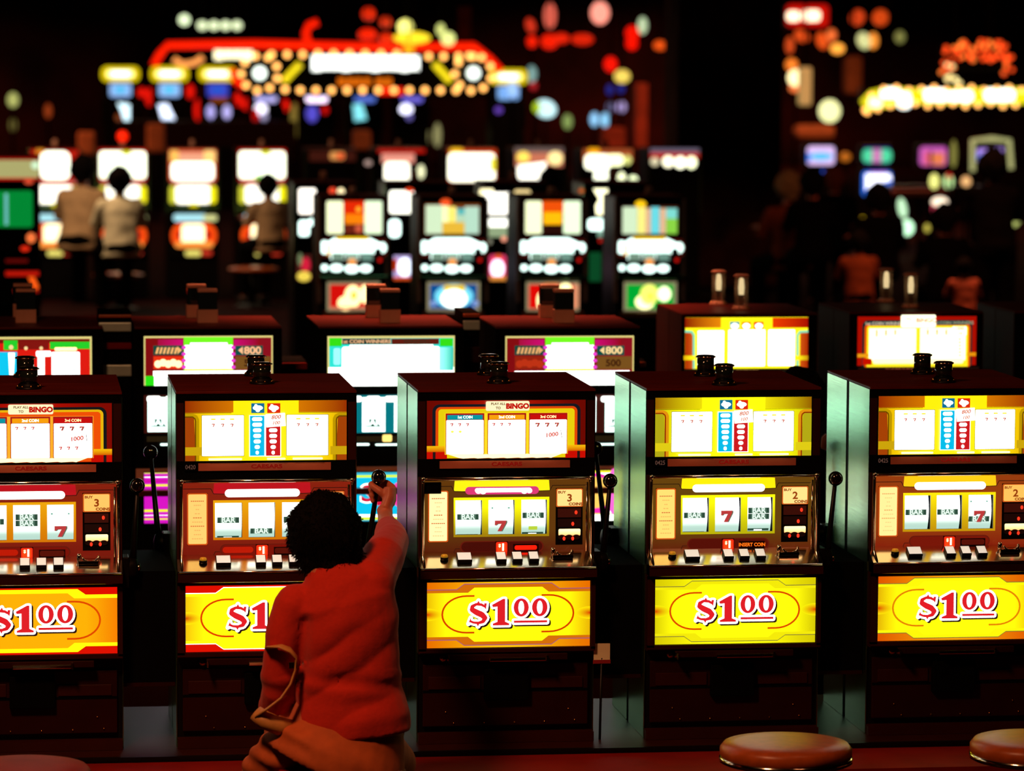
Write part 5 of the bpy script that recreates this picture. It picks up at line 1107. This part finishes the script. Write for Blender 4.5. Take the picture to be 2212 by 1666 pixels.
vid(575, 172, 'far video machine below the left round lamp of the sign', False, LV, K(150, 160, 240), low=[('e', 563, 236, 14, 12, (1.9, 1.8, 2.2)), ('e', 570, 252, 8, 9, K(170, 160, 200)), ('e', 552, 250, 7, 16, K(190, 10, 5))])
vid(684, 172, 'far video machine below the left end of the white lettering', False, (2.2, 1.7, 2.3), LV, low=[('e', 674, 246, 13, 18, K(90, 80, 210)), ('e', 702, 238, 7, 9, K(215, 15, 10))])
vid(788, 172, 'far video machine below the middle of the white lettering', False, K(90, 120, 220), K(110, 130, 240), low=[('p', [(762, 226), (782, 224), (792, 258), (766, 262)], K(130, 225, 235, 1.3))])
vid(890, 172, 'far video machine below the right end of the white lettering', False, K(120, 110, 235), K(140, 120, 240), low=[('e', 877, 236, 14, 11, (1.9, 1.9, 2.4)), ('e', 884, 252, 7, 8, K(110, 100, 180))])
vid(1098, 166, 'far video machine with yellow header at the right end of the neon sign', True, K(130, 180, 245, 1.1), K(100, 160, 235), low=[('e', 1077, 238, 8, 7, K(110, 70, 190))])

# ------------------------------------------------------------------ big neon sign
YN = 50.0
PLACED = []
def lump(name, label, cat, pxy, Y, col, es, rx, ry, group=None, rot=0, mk=None):
    """a far glowing lamp: rounded solid of its own depth"""
    st_ = -.6 if (Y < 49) else .6
    while True:
        p = at(pxy[0], pxy[1], Y); sc = (at(pxy[0] + 100, pxy[1], Y).x - p.x) / 100.0
        bx = (p.x - rx * sc, p.x + rx * sc, Y - min(rx, ry) * sc, Y + min(rx, ry) * sc)
        if not any(bx[0] < q[1] and q[0] < bx[1] and bx[2] < q[3] and q[2] < bx[3] for q in PLACED): break
        Y += st_
    PLACED.append(bx)
    k = mk or ('lamp_%02x%02x%02x_%d' % (int(col[0]), int(col[1]), int(col[2]), int(es * 10)))
    if k not in M: M[k] = mat(k if mk else 'glowing_glass', K(*col), .4, emit=K(*col), es=es)
    o = MB().ball((0, 0, 0), 1.0, k, 16, (rx * sc, min(rx, ry) * sc, ry * sc)).build(name, None, p)
    o.rotation_euler = (0, rot, 0)
    if p.z > 2.1:
        c_ = MB().tube([(0, 0, 0), (math.sin(-rot) * (5.2 - p.z), 0, math.cos(rot) * (5.2 - p.z))], .012, 'matte', 6).build('cable', o)
    else:
        c_ = MB().tube([(0, 0, 0), (math.sin(rot) * (p.z - .01), 0, -math.cos(rot) * (p.z - .01))], .02, 'matte', 6).build('post', o)
    return tag(o, label, cat, group)
sg_ = at(700, 140, YN); t = empty('neon_sign', (sg_.x, YN, 0), 'long casino sign outlined in red neon with white lettering and amber bulbs', 'sign')
f = conv(sg_.x, YN)
def F3(x, y, d=0.0): u, v = f(x, y); return (u, d, v)
pxm = f(100, 0)[0] - f(0, 0)[0]; pxm /= 100.0
M['neonred'] = mat('red_neon', (.5, .01, .005), .3, emit=(1, .012, .0), es=1.15)
M['bulb'] = mat('amber_bulb', (.8, .4, .1), .3, emit=(1, .46, .11), es=3.2)
M['bulbw'] = mat('white_lamp', (.8, .9, .8), .3, emit=(.85, 1, .9), es=2.4)
M['neonyel'] = mat('yellow_neon', (.7, .6, .02), .3, emit=(.95, .8, .01), es=1.0)
M['navy'] = mat('navy_ring', (.004, .03, .06), .4)
b = MB(); p0, p1 = F3(520, 208), F3(1060, 112); b.box(p0[0], p1[0], .05, .35, p0[2], p1[2], 'matte', .02); b.build('sign_board', t)
MB().tube([F3(332, 142), F3(345, 118), F3(362, 98), F3(550, 95), F3(672, 98), F3(850, 102), F3(1024, 100), F3(1058, 128), F3(1082, 154)], 8.5 * pxm, 'neonred', 12).build('neon_outline', t)
MB().tube([F3(668, 98), F3(660, 72), F3(668, 54), F3(686, 48)], 8 * pxm, 'neonred', 10).build('neon_scroll', t)
MB().tube([F3(500, 150), F3(512, 178), F3(530, 186)], 8 * pxm, 'neonred', 10).build('neon_scroll', t)
for x0, y0, x1, y1 in ((612, 176, 648, 138), (938, 138, 972, 176)): MB().tube([F3(x0, y0, -.05), F3(x1, y1, -.05)], 8 * pxm, 'neonyel', 10).build('yellow_tube', t)
for cx_ in (560, 1021):
    b = MB(); b.lathe([(29 * pxm, 0), (29 * pxm, -.06), (24 * pxm, -.10)], 'navy', F3(cx_, 158), 24, 'y'); o = b.build('lamp_ring', t)
    MB().ball(F3(cx_, 158, -.12), 14 * pxm, 'bulbw', 18, (1, .5, 1)).build('round_lamp', o)
for x0, y0, x1, y1, c_ in ((673, 121, 905, 153, WHITE), (462, 109, 545, 129, (2.2, 2.0, 1.2))):
    a = Art(eps=.004); p, q = f(x0, y1), f(x1, y0); a.plate(p[0], p[1], q[0], q[1], .06, 'matte')
    n = int((x1 - x0) / 20); a.up()
    for i in range(n):
        u = p[0] + (q[0] - p[0]) * i / n; a.rect(u + .006, p[1] + (.02 if i % 3 else .0), u + (q[0] - p[0]) / n - .002, q[1], c_, up=False)
    a.build('lit_lettering', t, (0, -.02, 0))
a = Art(eps=.004); p, q = f(728, 186), f(848, 168); a.plate(p[0], p[1], q[0], q[1], .05, 'matte'); a.up()
for i, (xa, xb) in enumerate(((730, 746), (750, 765), (768, 782), (786, 800), (812, 828), (831, 846))): a.rect(f(xa, 0)[0], p[1] + .01, f(xb, 0)[0], q[1] - .01, K(235, 110, 10, 1.1), up=False)
a.build('amber_lettering', t, (0, -.02, 0))
MB().tube([F3(375, 128, -.03), F3(395, 140, -.03), F3(420, 136, -.03), F3(438, 124, -.03)], 7 * pxm, 'amberglow', 10).build('amber_arc', t)
MB().tube([F3(820, 197, -.03), F3(870, 197, -.03)], 8 * pxm, 'neonred', 10).build('neon_outline', t)
pos = [(586 + i * 33.5, 118) for i in range(3)] + [(686 + i * 34, 116) for i in range(6)] + [(925 + i * 32, 122) for i in range(4)] + [(615, 193)] + [(648 + i * 33.6, 195) for i in range(16) if 648 + i * 33.6 < 1010]
for cx_ in (560, 1021): pos += [(cx_ + 40 * math.cos(a_), 158 + 38 * math.sin(a_)) for a_ in [2 * PI * i / 9 + .3 for i in range(9)]]
bm0 = None
for x, y in pos:
    if bm0 is None: bm0 = MB().ball((0, 0, 0), 7 * pxm, 'bulb', 10).build('bulb', t)
    else: c_ = bm0.copy(); COL.objects.link(c_); c_.parent = t; bm0_ = c_
    (bm0 if (x, y) == pos[0] else bm0_).location = F3(x, y, -.08)

# lamps and small signs seen out of focus
amb = 'out-of-focus glowing lamps high in the hall'
def L(x, y, rx, ry, c, es, label, Y=None, rot=0, nm='hall_lamp'):
    if Y is None: Y = 48.6 if (y < 125 and 300 < x < 1100) else (51.0 if 1090 < x < 1115 and y > 125 else 54.0)
    return lump(nm, label, 'lamp', (x, y), Y, c, es, rx, ry, amb, rot)
L(398, 43, 12, 12, (225, 245, 195), 1.6, 'round pale green-white lamp at the top left above the neon sign')
for i in range(4): L(437 + i * 25, 55, 11, 10, (225, 240, 190), 1.4, ['leftmost', 'second', 'third', 'rightmost'][i] + ' lamp in the pale strip of four above the neon sign')
L(876, 58, 17, 16, (250, 245, 130), 1.8, 'large pale yellow lamp above the neon sign'); L(890, 82, 40, 13, (245, 215, 40), 1.5, 'long yellow lamp just under the pale yellow one'); L(968, 84, 15, 15, (225, 235, 140), 1.4, 'pale green-yellow lamp right of the yellow cluster', rot=.5)
L(952, 64, 9, 13, (215, 225, 130), 1.2, 'small pale lamp at the upper right of the yellow cluster'); L(883, 106, 12, 14, (235, 170, 20), 1.2, 'amber lamp hanging below the yellow cluster')
L(796, 30, 14, 14, (240, 45, 10), 1.0, 'round red lamp at the top, left of the yellow cluster'); L(794, 75, 20, 13, (245, 35, 5), 1.1, 'oval red lamp under the round red one'); L(833, 48, 12, 12, (225, 55, 20), .9, 'dim red lamp beside the yellow cluster'); L(834, 84, 15, 12, (235, 45, 10), 1.0, 'red lamp touching the left of the yellow cluster')
L(1146, 55, 10, 16, (225, 55, 30), .9, 'upright red lamp right of the neon sign', rot=-.3); L(1149, 90, 11, 13, (240, 30, 5), 1.1, 'round red lamp below the upright red one'); L(1187, 90, 19, 16, (240, 30, 5), 1.1, 'large round red lamp in the red group'); L(1212, 83, 18, 11, (230, 35, 8), 1.0, 'oval red lamp right of the large red one'); L(1258, 85, 24, 12, (225, 35, 8), 1.0, 'long oval red lamp at the end of the red group')
L(1188, 34, 13, 28, (225, 100, 80), 1.1, 'tall pink lamp at the top edge'); L(1296, 28, 20, 24, (250, 150, 130), 1.5, 'large pinkish white square lamp at the top edge'); L(1366, 72, 15, 16, (240, 15, 0), 1.2, 'upper half of a red heart-shaped lamp'); L(1365, 94, 13, 14, (240, 15, 0), 1.2, 'lower half of a red heart-shaped lamp'); L(1388, 55, 10, 18, (190, 215, 170), 1.1, 'pale green upright lamp near the red heart lamp')
L(1425, 98, 13, 10, (240, 85, 20), 1.1, 'orange lamp left of a pair'); L(1440, 99, 13, 10, (235, 75, 15), 1.1, 'orange lamp right of a pair'); L(1319, 139, 14, 16, (245, 20, 5), 1.2, 'round red lamp above a yellow one'); L(1344, 165, 17, 14, (235, 205, 90), 1.3, 'round yellow lamp below a red one')
L(1317, 194, 7, 11, (35, 45, 150), .8, 'small dark blue light, left one of two'); L(1341, 192, 8, 9, (35, 45, 150), .8, 'small dark blue light, right one of two'); L(1318, 232, 8, 12, (110, 110, 150), .8, 'grey-violet light below the blue pair'); L(1342, 231, 10, 12, (185, 165, 225), 1.0, 'pale violet light below the blue pair')
L(1284, 258, 9, 15, (140, 200, 245), 1.3, 'light blue upright lamp, left one of two'); L(1307, 259, 9, 15, (140, 205, 245), 1.3, 'light blue upright lamp, right one of two'); L(1178, 235, 24, 19, (190, 230, 235), 1.6, 'large pale cyan oval light', rot=.3); L(1160, 232, 9, 12, (170, 200, 40), 1.2, 'yellow-green edge light on the pale cyan oval')
L(1226, 263, 10, 16, (140, 165, 90), .9, 'dim green upright light'); L(1148, 160, 11, 18, (130, 170, 165), 1.0, 'pale teal upright light right of the neon sign'); L(1152, 185, 8, 10, (180, 35, 40), .9, 'dim crimson light below the teal one'); L(1107, 194, 13, 16, (150, 190, 245), 1.3, 'light blue blob below the right yellow header')
for i, (x, y, h) in enumerate(((306, 200, 11), (323, 210, 20), (411, 198, 16), (428, 238, 24), (514, 215, 15), (531, 225, 13), (616, 228, 13))): L(x, y, 9, h, (230, 20, 8), 1.1, 'red upright lamp, number %s from the left under the neon sign' % ('one two three four five six seven'.split()[i]))
L(28, 216, 12, 16, (190, 195, 110), .9, 'dim yellow-green lamp at the left edge'); L(28, 270, 8, 15, (130, 120, 60), .6, 'fainter yellow-green lamp under the one at the left edge'); L(104, 240, 8, 16, (165, 65, 25), .7, 'small dim orange lamp at the left')
for x, lbl in ((920, 'left one of two pale upright strips behind the fourth row'), (945, 'right one of two pale upright strips behind the fourth row')): L(x, 292, 8, 26, (170, 165, 110), .7, lbl)
L(636, 262, 9, 40, (165, 140, 60), .6, 'faint tan upright strip above the fourth row')
# right-hand group
s_ = empty('wall_sign', (at(1745, 38, 48).x, 48, 0), 'red lit sign with cream lettering at the top right', 'sign'); cx_ = s_.location.x
art_px('sign_face', s_, cx_, 48, [('rr', 1698, 10, 1790, 58, K(205, 15, 5, 1.0), 10), ('rr', 1699, 24, 1728, 46, (2.4, 1.8, 1.2), 8), ('rr', 1732, 22, 1772, 46, (2.4, 1.8, 1.2), 8)], (1696, 8, 1792, 60), th=.2)
L(1732, 78, 17, 12, (235, 80, 25), 1.0, 'orange lamp under the red lit sign', rot=.4); L(1776, 88, 12, 18, (240, 85, 25), 1.0, 'orange lamp right of the one under the sign', rot=-.3); L(1796, 76, 11, 13, (240, 110, 50), 1.1, 'small bright orange lamp near the red sign'); L(1809, 105, 15, 11, (255, 165, 60), 1.6, 'bright amber oval lamp below the orange ones'); L(1706, 98, 9, 18, (220, 80, 30), .9, 'upright orange lamp at the edge of the dark column')
L(1710, 140, 13, 13, (245, 125, 40), 1.3, 'orange lamp above the white-hot one'); L(1718, 168, 16, 17, (255, 235, 170), 2.2, 'white-hot round lamp at the right of the dark column'); L(1718, 190, 13, 9, (250, 120, 60), 1.3, 'reddish lamp under the white-hot one')
L(1852, 38, 15, 17, (225, 70, 25), .9, 'dim orange lamp near the top right, left one', rot=.5); L(1902, 38, 17, 17, (225, 75, 20), .9, 'dim orange lamp near the top right, right one', rot=.5); L(1866, 88, 14, 18, (215, 220, 150), 1.1, 'pale lamp left of an amber one', rot=-.4); L(1886, 88, 11, 17, (245, 145, 50), 1.3, 'amber lamp right of a pale one'); L(1944, 80, 11, 13, (150, 150, 80), .7, 'faint yellow lamp right of the amber one')
L(1792, 240, 23, 24, (235, 235, 165), 1.6, 'large cream lamp shade'); 
M['tan'] = mat('tan_glow_plaster', (.55, .38, .14), .8, emit=(.6, .42, .14), es=.55); M['peach'] = mat('peach_plaster', (.7, .26, .1), .8)  # tan plaster glows by itself in place of light falling on it
def solid(name, label, cat, x0, y0, x1, y1, Y, k, d=.3, bev=.05):
    p, q = at(x0, y1, Y), at(x1, y0, Y); cx_, cz_ = (p.x + q.x) / 2, (p.z + q.z) / 2; hx, hz = (q.x - p.x) / 2, (q.z - p.z) / 2
    o = MB().box(-hx, hx, 0, d, -hz, hz, k, bev).build(name, None, (cx_, Y, cz_))
    if cz_ > 2.1: MB().tube([(0, d / 2, hz - .02), (0, d / 2, 5.2 - cz_)], .02, 'matte', 6).build('hanger', o)
    else: MB().tube([(0, d / 2, -hz + .02), (0, d / 2, .01 - cz_)], .03, 'matte', 6).build('post', o)
    return tag(o, label, cat)
solid('lit_panel', 'tall tan lit panel right of the white-hot lamp', 'panel', 1730, 145, 1755, 228, 47, 'tan')
solid('lit_panel', 'peach lit canopy above the blue and pink screens', 'panel', 1722, 270, 1808, 300, 47, 'peach', .5, .12)
solid('lit_panel', 'upright peach panel left of the yellow marquee', 'panel', 1828, 120, 1866, 205, 49, 'peach', .4, .1)
solid('hall_post', 'dim rust upright panel above the second fourth-row machine', 'panel', 318, 268, 356, 330, 46, 'peach', .3, .05)
solid('hall_post', 'dim rust upright panel above the pink and white top glass', 'panel', 764, 282, 802, 325, 46, 'peach', .3, .05)
solid('hall_post', 'dim rust upright panel at the far left behind the people', 'panel', 168, 285, 205, 335, 46, 'peach', .3, .05)
M['rust'] = mat('dim_rust', (.35, .05, .02), .8, var=.4, scale=2)
solid('hall_post', 'broad rust pillar section above the broken white glass', 'panel', 1300, 275, 1352, 325, 46, 'rust', .3, .05)
solid('hall_post', 'thin dark red post between two fourth-row machines', 'panel', 1372, 180, 1400, 320, 46, 'rust', .3, .02)
solid('hall_post', 'thin dark red post left of the dark column', 'panel', 1462, 200, 1492, 320, 46, 'rust', .3, .02)
solid('hall_post', 'dark red upright beam right of the yellow lamp cluster', 'panel', 992, 14, 1018, 92, 53, 'rust', .3, .02)
solid('hall_post', 'dark red band across the middle of the hall', 'panel', 250, 262, 640, 318, 50, 'door', .3, .02)
# yellow marquee with bulbs
t = empty('bulb_marquee', (at(2030, 210, 46).x, 46, 0), 'bright yellow and white marquee band at the right', 'sign'); cx_ = t.location.x
art_px('marquee_face', t, cx_, 46, [('p', [(1858, 218), (1880, 196), (1920, 188), (1975, 192), (2230, 190), (2230, 224), (1968, 224), (1900, 234), (1872, 240)], K(240, 225, 20, 1.2)), ('rr', 1902, 190, 1946, 212, WHITE, 8), ('rr', 1876, 212, 1906, 232, (2.3, 2.3, 1.2), 8), ('rr', 1938, 200, 1968, 235, WHITE, 12), ('rr', 1996, 192, 2050, 218, WHITE, 8), ('e', 2062, 208, 16, 11, WHITE), ('e', 2086, 208, 16, 13, WHITE), ('rr', 2126, 192, 2192, 218, WHITE, 10)], (1862, 192, 2230, 226), th=.3)
f46 = conv(cx_, 46); sc46 = (f46(100, 0)[0] - f46(0, 0)[0]) / 100
mb0 = MB().ball((0, 0, 0), 6 * sc46, 'bulb', 10).build('bulb', t); mb0.location = (f46(1870, 242)[0], -.1, f46(1870, 242)[1])
for i in range(26):
    x = 1866 + i * 13.5; y = (192 if i % 2 else 226) + 3 * math.sin(i * 2.1) + (12 if i < 3 else 0)
    c_ = mb0.copy(); COL.objects.link(c_); c_.parent = t; q = f46(x, y); c_.location = (q[0], -.1, q[1])
t = empty('dome_sign', (at(2110, 120, 45.5).x, 45.5, 0), 'dome of many small red and orange bulbs above the yellow marquee', 'sign'); cx_ = t.location.x; f45 = conv(cx_, 45.5)
M['redbulb'] = mat('red_bulb', (.6, .05, .02), .3, emit=(1, .08, .01), es=1.3); M['orbulb'] = mat('orange_bulb', (.6, .2, .05), .3, emit=(1, .22, .03), es=1.3); M['creambulb'] = mat('cream_bulb', (.8, .8, .4), .3, emit=(1, .85, .35), es=1.3)
p0, p1 = f45(2036, 150), f45(2186, 94); MB().box(p0[0], p1[0], .1, .3, p0[1], p1[1], 'matte', .05).build('crown_board', t)
protos = {k: MB().ball((0, 0, 0), 5 * sc46, k, 8).build('bulb', t) for k in ('redbulb', 'orbulb', 'creambulb')}; rnd = random.Random(3); used = set()
for i in range(84):
    x = 2034 + rnd.random() * 156; top = 96 - 8 * math.sin((x - 2034) / 156 * PI); bot = 132 if 2062 < x < 2160 else 160
    y = top + rnd.random() * (bot - top); k = 'redbulb' if rnd.random() < .75 else 'orbulb'
    if i > 74: x, y, k = (2040 + rnd.random() * 40, 140 + rnd.random() * 42, 'creambulb')
    q = f45(x, y); c_ = protos[k] if k not in used else protos[k].copy()
    if k in used: COL.objects.link(c_); c_.parent = t
    used.add(k); c_.location = (q[0], rnd.uniform(-.05, .05), q[1])
def hang(t, xs, z0, y=.2):
    for x in xs: MB().tube([(x, y, z0), (x, y, 5.2)], .02, 'matte', 6).build('hanger', t)
hang(bpy.data.objects['neon_sign'], (-1.5, 1.5), at(700, 120, YN).z)
hang(bpy.data.objects['bulb_marquee'], (-.8, .8), at(2030, 205, 46).z, .15)
hang(bpy.data.objects['dome_sign'], (-.3, .3), at(2110, 120, 45.5).z)
hang(bpy.data.objects['wall_sign'], (0,), at(1745, 38, 48).z, .1)
# screens and bar at the right
def scr(x0, y0, x1, y1, label, shapes, cap=None):
    Y = 40.0; cx = at((x0 + x1) / 2, y0, Y).x; t = empty('bar_screen', (cx, Y, 0), label, 'screen', 'small screens at the right')
    art_px('screen_face', t, cx, Y, shapes, (x0 - 4, y0 - 4, x1 + 4, y1 + 4), th=.25); MB().tube([(0, .1, .02), (0, .1, at(x0, y1, Y).z)], .04, 'matte', 8).build('post', t); return t
scr(1742, 315, 1804, 356, 'upper screen glowing blue and pink', [('rr', 1743, 316, 1803, 356, K(225, 190, 245, 1.2), 8), ('e', 1773, 338, 26, 9, K(90, 190, 250, 1.2)), ('rr', 1743, 330, 1750, 350, K(60, 120, 240, 1.1), 3)])
scr(1864, 318, 1925, 354, 'upper screen glowing green with a pink middle', [('r', 1866, 318, 1922, 354, K(10, 15, 110)), ('rr', 1863, 322, 1926, 351, K(80, 215, 160, 1.1), 10), ('r', 1884, 322, 1904, 351, K(215, 130, 190))])
scr(1986, 316, 2044, 358, 'upper screen glowing pink and orange', [('rr', 1986, 317, 2045, 358, K(200, 90, 180, 1.1), 8), ('r', 1996, 328, 2010, 356, K(235, 100, 120)), ('r', 2012, 330, 2040, 356, K(240, 130, 80)), ('r', 2008, 326, 2014, 356, K(50, 15, 30))])
scr(2108, 318, 2168, 352, 'upper screen in a cream frame, partly hidden by a dark head', [('p', [(2110, 322), (2168, 320), (2166, 332), (2144, 334), (2126, 350), (2110, 348)], K(180, 140, 240, 1.1)), ('e', 2118, 340, 8, 8, K(100, 140, 245, 1.1))])
scr(1752, 366, 1790, 386, 'lower blue screen partly behind a dark head', [('p', [(1752, 368), (1788, 368), (1784, 386), (1768, 380)], K(50, 90, 225, 1.1))])
scr(1864, 370, 1926, 422, 'lower screen glowing white with blue edges', [('rr', 1862, 370, 1926, 424, K(40, 110, 235, 1.1), 8), ('p', [(1870, 376), (1922, 376), (1926, 388), (1900, 396), (1882, 416), (1870, 412)], (2.0, 2.0, 2.4)), ('r', 1880, 371, 1915, 376, K(190, 110, 240, 1.1))])
M['cream'] = mat('cream_tube_light', (.5, .5, .25), .5, emit=(.55, .55, .22), es=.8)
t = empty('screen_frame', (at(2142, 310, 39.8).x, 39.8, 0), 'cream arch-shaped light frame around the rightmost upper screen', 'lamp'); fz = conv(t.location.x, 39.8)
MB().tube([(fz(2101, 370)[0], 0, fz(2101, 370)[1]), (fz(2101, 304)[0], 0, fz(2101, 304)[1]), (fz(2142, 300)[0], 0, fz(2142, 300)[1]), (fz(2180, 304)[0], 0, fz(2180, 304)[1]), (fz(2184, 365)[0], 0, fz(2184, 365)[1])], 6 * (fz(100, 0)[0] - fz(0, 0)[0]) / 100, 'cream', 10).build('light_tube', t); MB().tube([(fz(2101, 370)[0], 0, .02), (fz(2101, 370)[0], 0, fz(2101, 370)[1])], .04, 'matte', 8).build('post', t)
def L2(x, y, rx, ry, c, es, label, rot=0, nm='bar_lamp'): return lump(nm, label, 'lamp', (x, y), 37.5, c, es, rx, ry, 'out-of-focus lights around the bar', rot)
L2(2060, 333, 7, 30, (150, 145, 70), .7, 'dim upright cream tube between two upper screens')
for x, c_, lb in ((2018, (235, 235, 130), 'pale yellow lit bottle shape, leftmost of three'), (2049, (200, 240, 160), 'green-white lit bottle shape, middle of three'), (2087, (225, 170, 110), 'small peach lit bottle shape, rightmost of three')): L2(x, 392, 10, 16 if x < 2080 else 11, c_, 1.4, lb)
L2(2050, 380, 6, 6, (210, 40, 30), 1.0, 'small red light above the middle bottle shape'); L2(1949, 450, 9, 22, (190, 235, 190), 1.4, 'upright green-white light at the bar', rot=-.2); L2(2030, 436, 18, 10, (255, 230, 200), 1.8, 'bright cream light on the bar shelf'); L2(2018, 452, 5, 12, (210, 60, 90), 1.0, 'pink tail under the bright cream bar light')
L2(1959, 492, 15, 17, (190, 245, 200), 1.9, 'large mint light near the middle of the bar'); L2(1942, 508, 10, 11, (170, 225, 180), 1.3, 'smaller mint light left below the large mint light'); L2(2003, 493, 6, 9, (190, 175, 70), 1.1, 'small olive light right of the mint lights'); L2(1865, 482, 7, 14, (225, 190, 20), 1.2, 'yellow drop-shaped light in front of the dark crowd', rot=-.2); L2(2194, 468, 12, 22, (190, 200, 110), 1.1, 'yellow-green light at the right picture edge', rot=.2)
L2(1571, 503, 10, 9, (250, 120, 160), 1.4, 'single pink light in the dark left of the crouched people'); L2(1826, 339, 12, 10, (200, 110, 30), .8, 'dim amber light between the left two upper screens')
solid('bar_shelf', 'dark red bar shelf below the lit bottle shapes', 'shelf', 1930, 412, 2060, 424, 38.5, 'rust', .5, .02)
solid('bar_shelf', 'black counter under the upper screens', 'shelf', 1925, 402, 2130, 411, 39.2, 'black', .5, .02)

# ------------------------------------------------------------------ people far back
def person_at(px, py_seat, Y, label, shirt, **kw):
    s = kw.pop('s', 1.0); p = at(px, py_seat, Y); zseat = p.z
    o = seated_person((p.x, Y, zseat - .62 * s), label, shirt, s=s, **kw); return o
far_stools = []
def fst(px, py, Y, label):
    p = at(px, py, Y)
    t = empty('stool', (p.x, Y, 0), label, 'stool', 'stools at the fourth row'); b = MB(); b.lathe([(.20, p.z - .05), (.26, p.z - .03), (.26, p.z - .01), (.2, p.z)], 'vinyl', n=24); b.build('seat', t)
    MB().lathe([(.03, .02), (.03, p.z - .05)], 'black', n=10).build('post', t); MB().lathe([(.2, 0), (.2, .02), (.04, .04)], 'black', n=20).build('base', t); return t
fst(548, 577, Y4 - 1.3, 'tan stool under the person in front of the rightmost white-topped fourth-row machine')
fst(255, 590, Y4 - 1.6, 'tan stool under the person in the off-white shirt')
far_people = [
 ((163, 543), Y4 - .95, 'person in a tan shirt with black hair bending at the left', 'shirt_tan', dict(s=1.18, rz=-.35, lean=.10)),
 ((262, 556), Y4 - 2.3, 'person in an off-white shirt seated at the red-ball machine', 'shirt_white', dict(s=1.06, rz=.15, lean=.0)),
 ((585, 543), Y4 - 1.3, 'person in a tan shirt with black hair at the rightmost white-topped machine', 'shirt_tan', dict(s=.93, rz=.35, lean=.0)),
]
for (px, py), Y, lb, sh, kw in far_people: person_at(px, py, Y, lb, sh, **kw)
p = at(1192, 385, Y4 - 1.2); seated_person((p.x, Y4 - 1.2, p.z - 1.36), 'dark-haired person in brown before the yellow-lamped fourth-row machine', 'shirt_brown', s=1.0)
for px, py, Y, lb, sh, ha, s_, st, rz in (
    (1712, 400, 26, 'large person in a rust brown shirt with sandy hair, back turned, at the right', 'shirt_brown', 'hair_grey', 1.2, False, .2),
    (1757, 392, 25, 'person with black hair beside the one in the rust brown shirt', 'shirt_dark', 'hair', 1.1, False, -.1),
    (1806, 385, 27, 'person in dark clothes wearing a rust cap, between two screens', 'shirt_dark', 'rust_cap', 1.05, False, 0),
    (1904, 425, 24, 'black silhouette of a person in front of the white lower screen', 'shirt_dark', 'hair', 1.1, False, .1),
    (2045, 470, 24, 'black silhouette of a person in front of the bar lights', 'shirt_dark', 'hair', 1.1, False, 0),
    (2150, 355, 22, 'tall black silhouette of a person at the right edge', 'shirt_dark', 'hair', 1.15, True, 0),
    (1858, 520, 22, 'person in a dim rust top partly behind the tall glass lamps', 'shirt_brown', 'hair', .8, False, 0),
    (2085, 575, 20, 'person in an orange top low at the right', 'orange_cloth', 'hair', .62, False, 0)):
    p = at(px, py, Y); hz = (1.36 + (.22 if st else 0)) * s_
    seated_person((p.x, Y, p.z - hz), lb, sh, ha, rz, s_, 0, standing=st)

# ------------------------------------------------------------------ the hall
def setting(name, mb): o = mb.build(name); tag(o, kind='structure'); return o
setting('floor', MB().box(-30, 40, -16, 80, -.2, 0, 'carpet'))
setting('ceiling', MB().box(-30, 40, -16, 80, 5.2, 5.4, 'ceil'))
setting('wall_back', MB().box(-30, 40, 80, 80.3, 0, 5.2, 'wall'))
setting('wall_left', MB().box(-30.3, -30, -16, 80, 0, 5.2, 'wall'))
setting('wall_right', MB().box(40, 40.3, -16, 80, 0, 5.2, 'wall'))
setting('wall_front', MB().box(-30, 40, -16.3, -16, 0, 5.2, 'wall'))
p0, p1 = at(1465, 300, 30), at(1690, 300, 30)
M['colm'] = mat('dark_foliage_brown', (.20, .045, .015), .9, var=.9, scale=2.2, bump=.6, dist=.05)
o = MB().box(p0.x, p1.x, 30, 31, 0, 5.2, 'colm', .05).build('hall_column'); tag(o, 'broad dark brown column right of the fourth-row machines', 'column')
